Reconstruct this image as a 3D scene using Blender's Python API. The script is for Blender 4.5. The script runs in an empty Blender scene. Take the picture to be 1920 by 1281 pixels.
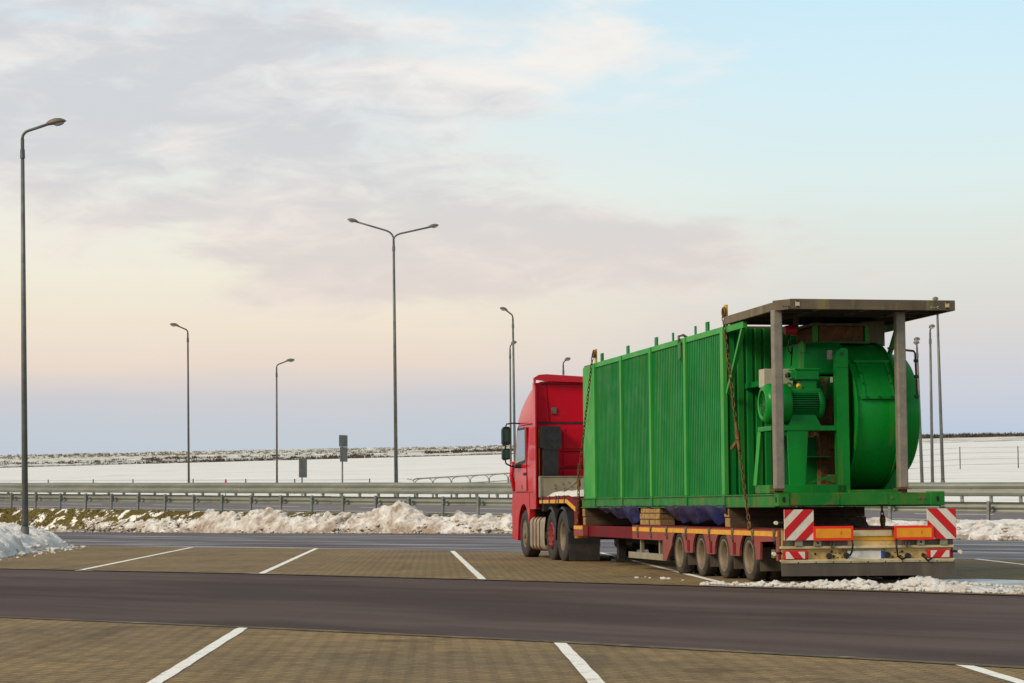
import bpy, bmesh, math, random
from mathutils import Vector, Matrix, noise
random.seed(7)
R = math.radians
scn = bpy.context.scene
col = scn.collection

# ------------------------------------------------------------------ camera
cam_data = bpy.data.cameras.new('camera')
cam = bpy.data.objects.new('camera', cam_data); col.objects.link(cam)
cam_data.sensor_width = 36.0; cam_data.lens = 78.75
cam_data.clip_start = 0.2; cam_data.clip_end = 6000
cam.location = (0, 0, 1.106)
cam.rotation_euler = (Matrix.Rotation(R(90) + math.atan(309.5/4200), 3, 'X') @ Matrix.Rotation(R(-0.4), 3, 'Z')).to_euler()
scn.camera = cam

# ------------------------------------------------------------------ sky
SUN_EL, SUN_AZ = R(33), R(-124)        # azimuth measured from +Y towards +X
w = bpy.data.worlds.new('World'); scn.world = w; w.use_nodes = True
nt = w.node_tree; nt.nodes.clear()
def N(tree, t, **k):
    n = tree.nodes.new(t)
    for a, b in k.items(): setattr(n, a, b)
    return n
def LK(tree, a, b): tree.links.new(a, b)
def s2l(c):
    f = lambda v: v/12.92 if v <= .04045 else ((v+.055)/1.055)**2.4
    return tuple(f(v/255) for v in c) + (1,)
def wm(op, a, b=None, c=None, clamp=False):
    n = N(nt, 'ShaderNodeMath', operation=op, use_clamp=clamp)
    for i, v in enumerate((a, b, c)):
        if v is None: continue
        if isinstance(v, (int, float)): n.inputs[i].default_value = v
        else: LK(nt, v, n.inputs[i])
    return n.outputs[0]
def wramp(fac, stops):
    n = N(nt, 'ShaderNodeValToRGB'); e = n.color_ramp.elements
    while len(e) < len(stops): e.new(.5)
    for i, (p, c) in enumerate(stops):
        e[i].position = p; e[i].color = c if len(c) == 4 else s2l(c)
    LK(nt, fac, n.inputs[0]); return n.outputs[0]
def wmix(fac, a, b):
    n = N(nt, 'ShaderNodeMix', data_type='RGBA'); 
    LK(nt, fac, n.inputs[0]) if not isinstance(fac, float) else setattr(n.inputs[0], 'default_value', fac)
    for s, v in ((n.inputs[6], a), (n.inputs[7], b)):
        if isinstance(v, tuple): s.default_value = s2l(v)
        else: LK(nt, v, s)
    return n.outputs[2]
def wsmooth(x, a, b):
    n = N(nt, 'ShaderNodeMapRange', interpolation_type='SMOOTHSTEP')
    LK(nt, x, n.inputs[0]); n.inputs[1].default_value = a; n.inputs[2].default_value = b
    return n.outputs[0]
tc = N(nt, 'ShaderNodeTexCoord'); sep = N(nt, 'ShaderNodeSeparateXYZ'); LK(nt, tc.outputs['Generated'], sep.inputs[0])
EL = wm('ARCSINE', sep.outputs[2]); AZ = wm('ARCTAN2', sep.outputs[0], sep.outputs[1])
def wnoise(sa, se, oa, oe, detail=6, rough=.55, dist=0., w3=0.):
    cmb = N(nt, 'ShaderNodeCombineXYZ')
    LK(nt, wm('MULTIPLY_ADD', AZ, sa, oa), cmb.inputs[0]); LK(nt, wm('MULTIPLY_ADD', EL, se, oe), cmb.inputs[1]); cmb.inputs[2].default_value = w3
    n = N(nt, 'ShaderNodeTexNoise'); n.inputs['Scale'].default_value = 1; n.inputs['Detail'].default_value = detail
    n.inputs['Roughness'].default_value = rough; n.inputs['Distortion'].default_value = dist
    LK(nt, cmb.outputs[0], n.inputs['Vector']); return n.outputs['Fac']
def blob(a, e, ra, re):
    x = wm('DIVIDE', wm('SUBTRACT', AZ, a), ra); y = wm('DIVIDE', wm('SUBTRACT', EL, e), re)
    return wm('EXPONENT', wm('MULTIPLY', wm('ADD', wm('MULTIPLY', x, x), wm('MULTIPLY', y, y)), -1.0))
def px(y): return max(0., (945 - y)/4200)/.30        # ramp position of a height above the horizon
warp = wm('MULTIPLY_ADD', wnoise(9, 20, 3, 1, 3), .016, -.008)
ef = wm('DIVIDE', wm('ADD', EL, warp), .30, clamp=True)
left = wramp(ef, [(px(945), (188, 201, 215)), (px(800), (197, 204, 212)), (px(738), (207, 206, 209)), (px(680), (233, 217, 204)), (px(610), (240, 227, 208)),
                  (px(500), (241, 236, 219)), (px(380), (236, 238, 228)), (px(200), (222, 235, 237)), (px(20), (208, 229, 239)), (1., (190, 214, 230))])
right = wramp(ef, [(px(945), (178, 198, 220)), (px(830), (188, 203, 221)), (px(720), (207, 209, 217)), (px(610), (219, 216, 212)), (px(480), (224, 228, 220)),
                   (px(350), (222, 238, 236)), (px(180), (213, 238, 246)), (px(0), (203, 235, 249)), (1., (182, 216, 238))])
clear = wmix(wsmooth(AZ, -.06, .16), left, right)
# clouds: broad masses at their places in the sky, broken up by noise that goes on all round
n1 = wnoise(11, 40, 1.3, 4.1, 8, .58, .3); n2 = wnoise(27, 78, 7.3, 2.2, 8, .60, .5); n3 = wnoise(7, 26, 9.1, 5.5, 5, .55, .3)
mass = wm('ADD', wm('MULTIPLY', blob(-.16, .185, .19, .060), .40),
          wm('ADD', wm('MULTIPLY', blob(.02, .112, .16, .026), .42), wm('MULTIPLY', blob(.04, .205, .075, .022), .17)))
mass = wm('SUBTRACT', mass, wm('ADD', wm('MULTIPLY', blob(.21, .15, .15, .09), .18), wm('MULTIPLY', wsmooth(EL, .075, .03), .22)))
dens = wm('ADD', wm('MULTIPLY_ADD', n1, .75, mass), wm('MULTIPLY', n2, .30))
cover = wsmooth(dens, .59, .86)
thick = wsmooth(wm('ADD', wm('MULTIPLY', n3, .9), wm('MULTIPLY_ADD', n2, .55, wm('SUBTRACT', wm('MULTIPLY', mass, .5), wm('MULTIPLY', blob(.05, .21, .08, .03), .32)))), .60, .98)
ctop = wmix(wsmooth(EL, .19, .09), (250, 243, 236), (246, 230, 220))
cbase = wmix(wsmooth(EL, .17, .08), (209, 210, 214), (223, 212, 206))
ccol = wmix(thick, ctop, cbase)
sky_c = wmix(wm('MULTIPLY', cover, .86), clear, ccol)
sky_c = wmix(wsmooth(EL, .30, .75), sky_c, wmix(cover, (190, 198, 204), (196, 189, 179)))
sky_tex = N(nt, 'ShaderNodeTexSky', sky_type='NISHITA'); sky_tex.sun_disc = False
sky_tex.sun_elevation = SUN_EL; sky_tex.sun_rotation = SUN_AZ
bgA = N(nt, 'ShaderNodeBackground'); bgA.inputs[1].default_value = .10; LK(nt, sky_tex.outputs[0], bgA.inputs[0])
bgB = N(nt, 'ShaderNodeBackground'); bgB.inputs[1].default_value = 1.0; LK(nt, sky_c, bgB.inputs[0])
mx = N(nt, 'ShaderNodeMixShader'); LK(nt, wm('MULTIPLY_ADD', wsmooth(EL, .28, .9), -.35, 1.0), mx.inputs[0])
LK(nt, bgA.outputs[0], mx.inputs[1]); LK(nt, bgB.outputs[0], mx.inputs[2])
wo = N(nt, 'ShaderNodeOutputWorld'); LK(nt, mx.outputs[0], wo.inputs[0])

# ------------------------------------------------------------------ sun behind thin cloud
sd = bpy.data.lights.new('sun', 'SUN'); sd.energy = 2.9; sd.angle = R(18); sd.color = (1, .85, .64)
sun = bpy.data.objects.new('sun', sd); col.objects.link(sun)
sv = Vector((math.sin(SUN_AZ)*math.cos(SUN_EL), math.cos(SUN_AZ)*math.cos(SUN_EL), math.sin(SUN_EL)))
sun.rotation_euler = sv.to_track_quat('Z', 'Y').to_euler(); sun.location = (-30, -30, 40)
vs = scn.view_settings; vs.view_transform = 'Standard'; vs.look = 'None'; vs.exposure = 0.0; vs.gamma = 1.0; vs.use_curve_mapping = False
scn.render.resolution_x, scn.render.resolution_y = 1024, 683

# ------------------------------------------------------------------ materials
MATS = {}
def mat(name, c1, c2=None, scale=4., rough=.55, metal=0., bump=0., bscale=60., lo=.4, hi=.65, stretch=(1, 1, 1), c3=None, c3scale=2., c3lo=.6, c3hi=.75,
        c3stretch=(1, 1, 1), c3amt=1., coat=0., rvar=0., coords='Object', spec=.28, detail=7, rot=0.):
    m = bpy.data.materials.new(name); m.use_nodes = True; t = m.node_tree; b = t.nodes['Principled BSDF']; MATS[name] = m
    def lin(c): return s2l(c) if max(c) > 1.001 else tuple(c) + (1,)
    tcn = N(t, 'ShaderNodeTexCoord')
    def nz(sc, st, d=detail, off=0.):
        mp = N(t, 'ShaderNodeMapping'); mp.inputs['Scale'].default_value = st; mp.inputs['Location'].default_value = (off, off*.7, off*.3)
        src = tcn.outputs[coords]
        if rot:
            pr = N(t, 'ShaderNodeMapping'); pr.inputs['Rotation'].default_value = (0, 0, rot); LK(t, src, pr.inputs[0]); src = pr.outputs[0]
        LK(t, src, mp.inputs[0])
        n = N(t, 'ShaderNodeTexNoise'); n.inputs['Scale'].default_value = sc; n.inputs['Detail'].default_value = d; n.inputs['Roughness'].default_value = .6
        LK(t, mp.outputs[0], n.inputs['Vector']); return n.outputs['Fac']
    def rng(x, a, bb, o0=0., o1=1.):
        n = N(t, 'ShaderNodeMapRange'); LK(t, x, n.inputs[0]); 
        for i, v in enumerate((a, bb, o0, o1)): n.inputs[i+1].default_value = v
        return n.outputs[0]
    def mixc(f, a, bb):
        n = N(t, 'ShaderNodeMix', data_type='RGBA'); LK(t, f, n.inputs[0])
        for s, v in ((n.inputs[6], a), (n.inputs[7], bb)):
            if isinstance(v, tuple): s.default_value = v
            else: LK(t, v, s)
        return n.outputs[2]
    c = lin(c1)
    if c2 is not None: c = mixc(rng(nz(scale, stretch), lo, hi), c, lin(c2))
    if c3 is not None: c = mixc(rng(nz(c3scale, c3stretch, 6, 5.), c3lo, c3hi, 0, c3amt), c, lin(c3))
    if isinstance(c, tuple): b.inputs['Base Color'].default_value = c
    else: LK(t, c, b.inputs['Base Color'])
    b.inputs['Roughness'].default_value = rough; b.inputs['Metallic'].default_value = metal
    b.inputs['Specular IOR Level'].default_value = spec
    if coat: b.inputs['Coat Weight'].default_value = coat; b.inputs['Coat Roughness'].default_value = .06
    if rvar: LK(t, rng(nz(scale*1.7, stretch, 5, 9.), .35, .65, max(.02, rough-rvar), min(1, rough+rvar)), b.inputs['Roughness'])
    if bump:
        bn = N(t, 'ShaderNodeBump'); bn.inputs['Strength'].default_value = bump; bn.inputs['Distance'].default_value = .02
        LK(t, nz(bscale, (1, 1, 1), 4, 3.), bn.inputs['Height']); LK(t, bn.outputs[0], b.inputs['Normal'])
    return m
rust = (.20, .085, .03)
mat('asphalt', (.086, .059, .051), (.120, .086, .076), .9, .78, spec=.07, bump=.8, bscale=45, lo=.38, hi=.62, stretch=(.12, 1, 1), c3=(.060, .042, .037), c3scale=.30, c3stretch=(.35, 1, 1), c3lo=.50, c3hi=.62, c3amt=.75, detail=11, rot=R(45))
mat('wet_asphalt', (.120, .092, .088), (.078, .060, .058), .5, .5, spec=.14, bump=.2, bscale=70, rvar=.28, stretch=(.12, 1, 1), lo=.42, hi=.6, rot=R(48))
mat('highway_asphalt', (.16, .135, .13), (.19, .165, .16), .2, .7, spec=.15, bump=.3, bscale=40)
mat('kerb', (.33, .31, .28), (.24, .22, .2), 3, .8, bump=.5, bscale=40)
mat('kerb_dark', (.15, .115, .065), (.075, .06, .038), 2.5, .85, bump=.5, bscale=30, c3=(.28, .22, .12), c3scale=5, c3lo=.58, c3hi=.68)
mat('paint', (.86, .83, .74), (.60, .54, .42), 5, .6, lo=.52, hi=.72, c3=(.23, .18, .11), c3scale=16, c3lo=.60, c3hi=.68, c3amt=.75)
mat('snow_field', (.82, .80, .755), (.60, .57, .49), .5, .85, lo=.46, hi=.76, stretch=(.10, 2.2, 1), c3=(.16, .16, .08), c3scale=1.1, c3stretch=(.16, 2.2, 1), c3lo=.58, c3hi=.68, c3amt=.7, spec=.1)
mat('snow_hill', (.80, .77, .72), (.11, .075, .045), .55, .9, lo=.52, hi=.60, stretch=(.35, .8, 1), c3=(.17, .19, .06), c3scale=.8, c3stretch=(.6, .8, 1), c3lo=.52, c3hi=.62, c3amt=.8, spec=.1)
mat('verge', (.10, .082, .018), (.15, .11, .045), 3., .9, bump=.8, bscale=20, c3=(.84, .80, .74), c3scale=1.6, c3lo=.53, c3hi=.58, spec=.05)
mat('brush', (.10, .065, .04), (.05, .045, .025), .7, .9)
mat('grass_blade', (.125, .105, .024), (.20, .145, .055), .8, .8)
mat('galv', (.235, .24, .21), (.16, .165, .145), 5, .42, .3, bump=.15, bscale=60, rvar=.1)
mat('galv_far', (.225, .23, .19), (.15, .155, .125), 1.6, .45, .3, rvar=.08, stretch=(.3, 1, 1))
mat('lamp_steel', (.085, .08, .07), (.12, .115, .10), 2, .5, .3)
mat('lamp_steel_light', (.16, .165, .15), (.11, .11, .10), 2, .5, .35)
mat('lamp_case', (.20, .155, .115), (.14, .115, .09), 6, .5)
mat('lens', (.35, .37, .36), None, rough=.2)
mat('sign_back', (.16, .155, .14), (.11, .105, .095), 3, .5, .5)
mat('marker_red', (.62, .04, .03), None, rough=.5)
G1, G2 = (.003, .155, .022), (.006, .195, .032)
mat('green', G1, G2, 1.3, .42, c3=(.12, .13, .03), c3scale=3.2, c3stretch=(1, 1, .12), c3lo=.60, c3hi=.78, c3amt=.55, bump=.05, bscale=20, rvar=.12, spec=.16)
mat('green_light', (.035, .30, .050), (.07, .33, .05), 1.2, .45, c3=(.03, .20, .04), c3scale=2.5, c3stretch=(1, 1, .15), c3lo=.55, c3hi=.75, c3amt=.6, rvar=.1, spec=.16)  # lighter copy of the green; light on ribs and end panel put in colour
mat('green_wall', (.004, .175, .030), (.010, .22, .038), 1.1, .42, c3=(.11, .21, .015), c3scale=2.6, c3stretch=(1.6, 1, .08), c3lo=.50, c3hi=.74, c3amt=.35, rvar=.14, bump=.08, bscale=5, spec=.16)
mat('green_fan', (.003, .235, .022), (.004, .185, .022), 1.6, .34, c3=(.19, .16, .02), c3scale=5, c3stretch=(1, 1.4, .06), c3lo=.60, c3hi=.74, c3amt=.7, rvar=.10, bump=.06, bscale=6, spec=.16)
mat('green_base', (.008, .160, .022), (.035, .185, .024), 2.2, .5, c3=(.20, .095, .025), c3scale=4.5, c3stretch=(1, 1, .3), c3lo=.54, c3hi=.68, c3amt=.85, bump=.2, bscale=30, rvar=.1, spec=.16)
mat('rusty', rust, (.10, .06, .035), 7, .85, bump=.5, bscale=60, c3=(.28, .12, .04), c3scale=12, c3lo=.55, c3hi=.68)
mat('chain', (.21, .10, .035), (.10, .055, .03), 14, .75, .25, bump=.4, bscale=90, c3=(.30, .17, .05), c3scale=20)
mat('yellow_lug', (.62, .40, .02), (.45, .28, .03), 8, .5, c3=rust, c3scale=12, c3lo=.58, c3hi=.66)
mat('canopy', (.165, .125, .075), (.095, .072, .045), 1.6, .6, .1, bump=.2, bscale=30, c3=(.24, .20, .07), c3scale=3.5, c3stretch=(1, 1, .15), c3lo=.54, c3hi=.70, c3amt=.8)
mat('canopy_dark', (.075, .068, .06), (.05, .045, .04), 2, .7, .1)
mat('post_steel', (.30, .25, .185), (.22, .19, .155), 6, .48, .35, bump=.3, bscale=90, c3=(.38, .30, .18), c3scale=24, c3lo=.55, c3hi=.66, c3amt=.6)
mat('cab_red', (.54, .002, .014), (.48, .003, .015), 1., .32, spec=.2, coat=.35, c3=(.36, .035, .028), c3scale=2.6, c3lo=.56, c3hi=.78, c3amt=.5)
mat('cab_back', (.55, .002, .015), (.48, .003, .015), 1., .5, spec=.15, c3=(.38, .03, .025), c3scale=3, c3lo=.56, c3hi=.75, c3amt=.45)
mat('trailer_red', (.29, .050, .046), (.23, .07, .058), 2.4, .65, spec=.12, c3=(.20, .12, .085), c3scale=3.5, c3lo=.52, c3hi=.75, c3amt=.7, bump=.12, bscale=30)
mat('deep_red', (.155, .004, .008), (.105, .005, .007), 2, .55, spec=.12, c3=(.075, .03, .02), c3scale=4, c3lo=.60, c3hi=.78, c3amt=.5)
mat('yellow_tape', (.72, .34, .015), (.60, .27, .03), 6, .5, c3=(.32, .17, .06), c3scale=7, c3lo=.58, c3hi=.72, c3amt=.7)
mat('beige', (.68, .47, .18), (.52, .33, .11), 2.2, .6, bump=.15, bscale=30, c3=(.22, .105, .03), c3scale=4.5, c3lo=.52, c3hi=.68, c3amt=.85)
mat('beige_light', (.66, .55, .34), (.48, .36, .18), 3, .6, c3=(.25, .15, .06), c3scale=7, c3lo=.6, c3hi=.72, c3amt=.6)
mat('aluminium', (.36, .31, .21), (.27, .23, .155), 3, .5, .3, c3=(.19, .15, .09), c3scale=6, c3lo=.55, c3hi=.75, c3amt=.6, bump=.1, bscale=40)
mat('steel_dirty', (.17, .14, .10), (.11, .09, .065), 8, .7, .2, bump=.3, bscale=60)
mat('tyre', (.045, .038, .033), (.078, .065, .052), 5, .85, bump=.3, bscale=60, spec=.15)
mat('rim_dusty', (.21, .16, .105), (.15, .115, .075), 7, .6, .2, bump=.1)
mat('rim_red', (.22, .016, .016), (.15, .03, .025), 8, .5)
mat('tyre_dark', (.035, .031, .029), (.055, .048, .042), 5, .85, bump=.3, bscale=60)
mat('rubber_flap', (.090, .074, .058), (.125, .10, .075), 4, .75, stretch=(1, 1, .3), c3=(.15, .12, .085), c3scale=5, c3stretch=(1, 1, .2), c3lo=.55, c3hi=.75)
mat('black_plastic', (.022, .022, .024), (.032, .031, .031), 6, .5, bump=.1)
mat('underbody', (.016, .015, .014), (.03, .026, .022), 4, .8)  # near-black; part of the shadow under the trailer is put into this colour
mat('glass', (.03, .04, .045), None, rough=.04, coat=1., spec=.8)
mat('mirror_glass', (.05, .16, .12), None, rough=.05, metal=.6)
mat('white_refl', (.74, .66, .55), (.66, .58, .48), 10, .4)
mat('red_refl', (.60, .012, .014), (.52, .015, .018), 10, .35)
mat('orange_red', (.85, .035, .012), None, rough=.35)
mat('orange', (.90, .33, .012), (.74, .27, .02), 8, .35)
mat('plate_white', (.74, .72, .66), (.62, .58, .5), 9, .35)
mat('plate_blue', (.02, .08, .34), None, rough=.35)
mat('lamp_amber', (.75, .66, .42), None, rough=.15, coat=.6)
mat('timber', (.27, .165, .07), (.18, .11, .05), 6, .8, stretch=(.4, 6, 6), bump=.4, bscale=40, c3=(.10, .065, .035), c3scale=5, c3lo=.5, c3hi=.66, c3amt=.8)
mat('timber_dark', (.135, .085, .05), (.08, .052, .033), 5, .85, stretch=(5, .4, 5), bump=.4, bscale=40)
mat('timber_end', (.42, .25, .08), (.25, .14, .05), 12, .8, bump=.3, c3=(.13, .075, .035), c3scale=9, c3lo=.55, c3hi=.65, c3amt=.8)
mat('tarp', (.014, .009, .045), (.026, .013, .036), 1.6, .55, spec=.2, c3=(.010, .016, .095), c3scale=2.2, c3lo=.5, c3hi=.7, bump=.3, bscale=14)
mat('cable_black', (.015, .015, .016), None, rough=.5)
mat('grey_box', (.50, .45, .33), (.42, .37, .27), 4, .6)
mat('alarm_red', (.30, .006, .012), None, rough=.4)
mat('sticker', (.55, .38, .32), (.48, .30, .24), 30, .6)
mat('chalk', (.75, .73, .68), None, rough=.9)
mat('motor_dark', (.006, .10, .020), (.004, .07, .016), 4, .5)

def snow_mat(name, dirt_shade, lo, hi, amt):
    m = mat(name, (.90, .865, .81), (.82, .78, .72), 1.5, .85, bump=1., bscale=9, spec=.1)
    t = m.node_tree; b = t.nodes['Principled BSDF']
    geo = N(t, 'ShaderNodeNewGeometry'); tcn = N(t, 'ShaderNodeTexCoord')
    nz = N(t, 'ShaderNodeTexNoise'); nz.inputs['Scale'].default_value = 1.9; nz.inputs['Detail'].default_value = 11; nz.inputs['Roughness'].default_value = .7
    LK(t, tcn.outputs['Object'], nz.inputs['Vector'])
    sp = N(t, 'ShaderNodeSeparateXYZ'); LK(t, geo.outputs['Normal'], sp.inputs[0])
    a = N(t, 'ShaderNodeMath', operation='MULTIPLY_ADD'); LK(t, sp.outputs[2], a.inputs[0]); a.inputs[1].default_value = -.28; LK(t, nz.outputs['Fac'], a.inputs[2])  # plough dirt, grown with slope so steep faces carry shade in the colour
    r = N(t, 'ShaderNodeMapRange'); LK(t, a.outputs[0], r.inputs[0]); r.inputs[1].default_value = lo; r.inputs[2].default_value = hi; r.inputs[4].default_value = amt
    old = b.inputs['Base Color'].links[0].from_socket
    mxn = N(t, 'ShaderNodeMix', data_type='RGBA'); LK(t, r.outputs[0], mxn.inputs[0]); LK(t, old, mxn.inputs[6]); mxn.inputs[7].default_value = dirt_shade + (1,)
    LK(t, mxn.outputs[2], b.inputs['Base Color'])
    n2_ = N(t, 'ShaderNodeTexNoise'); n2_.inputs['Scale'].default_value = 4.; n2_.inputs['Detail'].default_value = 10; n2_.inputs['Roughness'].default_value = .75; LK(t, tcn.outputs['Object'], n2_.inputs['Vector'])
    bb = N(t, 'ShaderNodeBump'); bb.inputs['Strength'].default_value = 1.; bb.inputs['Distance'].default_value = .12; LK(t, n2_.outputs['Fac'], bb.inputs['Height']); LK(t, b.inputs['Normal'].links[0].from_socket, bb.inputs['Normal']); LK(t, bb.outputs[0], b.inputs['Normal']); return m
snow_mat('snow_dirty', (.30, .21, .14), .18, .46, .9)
snow_mat('snow_clean', (.56, .44, .31), .30, .56, .7)

def paver_mat():
    m = bpy.data.materials.new('pavers'); m.use_nodes = True; t = m.node_tree; b = t.nodes['Principled BSDF']; MATS['pavers'] = m
    tcn = N(t, 'ShaderNodeTexCoord'); mp = N(t, 'ShaderNodeMapping'); mp.inputs['Rotation'].default_value = (0, 0, R(43)); LK(t, tcn.outputs['Object'], mp.inputs[0])
    br = N(t, 'ShaderNodeTexBrick'); LK(t, mp.outputs[0], br.inputs['Vector']); br.inputs['Scale'].default_value = 1.
    br.inputs['Brick Width'].default_value = .2; br.inputs['Row Height'].default_value = .1; br.inputs['Mortar Size'].default_value = .009; br.inputs['Mortar Smooth'].default_value = .3
    br.inputs['Color1'].default_value = (.298, .214, .106, 1); br.inputs['Color2'].default_value = (.228, .163, .082, 1); br.inputs['Mortar'].default_value = (.075, .056, .030, 1)
    def nz(sc, st, rot=0.):
        q = N(t, 'ShaderNodeMapping'); q.inputs['Scale'].default_value = st; q.inputs['Rotation'].default_value = (0, 0, rot); LK(t, tcn.outputs['Object'], q.inputs[0])
        n = N(t, 'ShaderNodeTexNoise'); n.inputs['Scale'].default_value = sc; n.inputs['Detail'].default_value = 7; n.inputs['Roughness'].default_value = .62; LK(t, q.outputs[0], n.inputs['Vector']); return n.outputs['Fac']
    def mul(c, f, lo, hi, a, bb):
        r = N(t, 'ShaderNodeMapRange'); LK(t, f, r.inputs[0]); r.inputs[1].default_value = lo; r.inputs[2].default_value = hi
        mi = N(t, 'ShaderNodeMix', data_type='RGBA'); LK(t, r.outputs[0], mi.inputs[0]); mi.inputs[6].default_value = a + (1,); mi.inputs[7].default_value = bb + (1,)
        x = N(t, 'ShaderNodeMix', data_type='RGBA', blend_type='MULTIPLY'); x.inputs[0].default_value = 1; LK(t, c, x.inputs[6]); LK(t, mi.outputs[2], x.inputs[7]); return x.outputs[2]
    c = mul(br.outputs['Color'], nz(.35, (1, 1, 1)), .35, .68, (.78, .8, .86), (1.18, 1.12, 1.02))
    c = mul(c, nz(3.5, (1, 1, 1), R(40)), .38, .66, (.86, .86, .86), (1.12, 1.10, 1.06))
    c = mul(c, nz(.9, (2.6, .22, 1), R(-3)), .55, .70, (1, 1, 1), (.74, .72, .72))
    c = mul(c, nz(.75, (1, 1, 1), R(77)), .60, .70, (1, 1, 1), (.62, .60, .60))
    c = mul(c, nz(38, (1, 1, 1)), .56, .70, (.94, .94, .94), (1.9, 1.8, 1.6))
    LK(t, c, b.inputs['Base Color']); b.inputs['Roughness'].default_value = .8; b.inputs['Specular IOR Level'].default_value = .12
    bn = N(t, 'ShaderNodeBump'); bn.inputs['Strength'].default_value = .6; bn.inputs['Distance'].default_value = .006
    mm = N(t, 'ShaderNodeMath', operation='MULTIPLY_ADD'); LK(t, nz(60, (1, 1, 1)), mm.inputs[0]); mm.inputs[1].default_value = .6; 
    inv = N(t, 'ShaderNodeMath', operation='SUBTRACT'); inv.inputs[0].default_value = 1; LK(t, br.outputs['Fac'], inv.inputs[1]); LK(t, inv.outputs[0], mm.inputs[2])
    LK(t, mm.outputs[0], bn.inputs['Height']); LK(t, bn.outputs[0], b.inputs['Normal'])
paver_mat()
mat('ice', (.36, .38, .38), (.25, .22, .18), .9, .35, lo=.45, hi=.62, rvar=.12, bump=.2, bscale=8)

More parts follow.
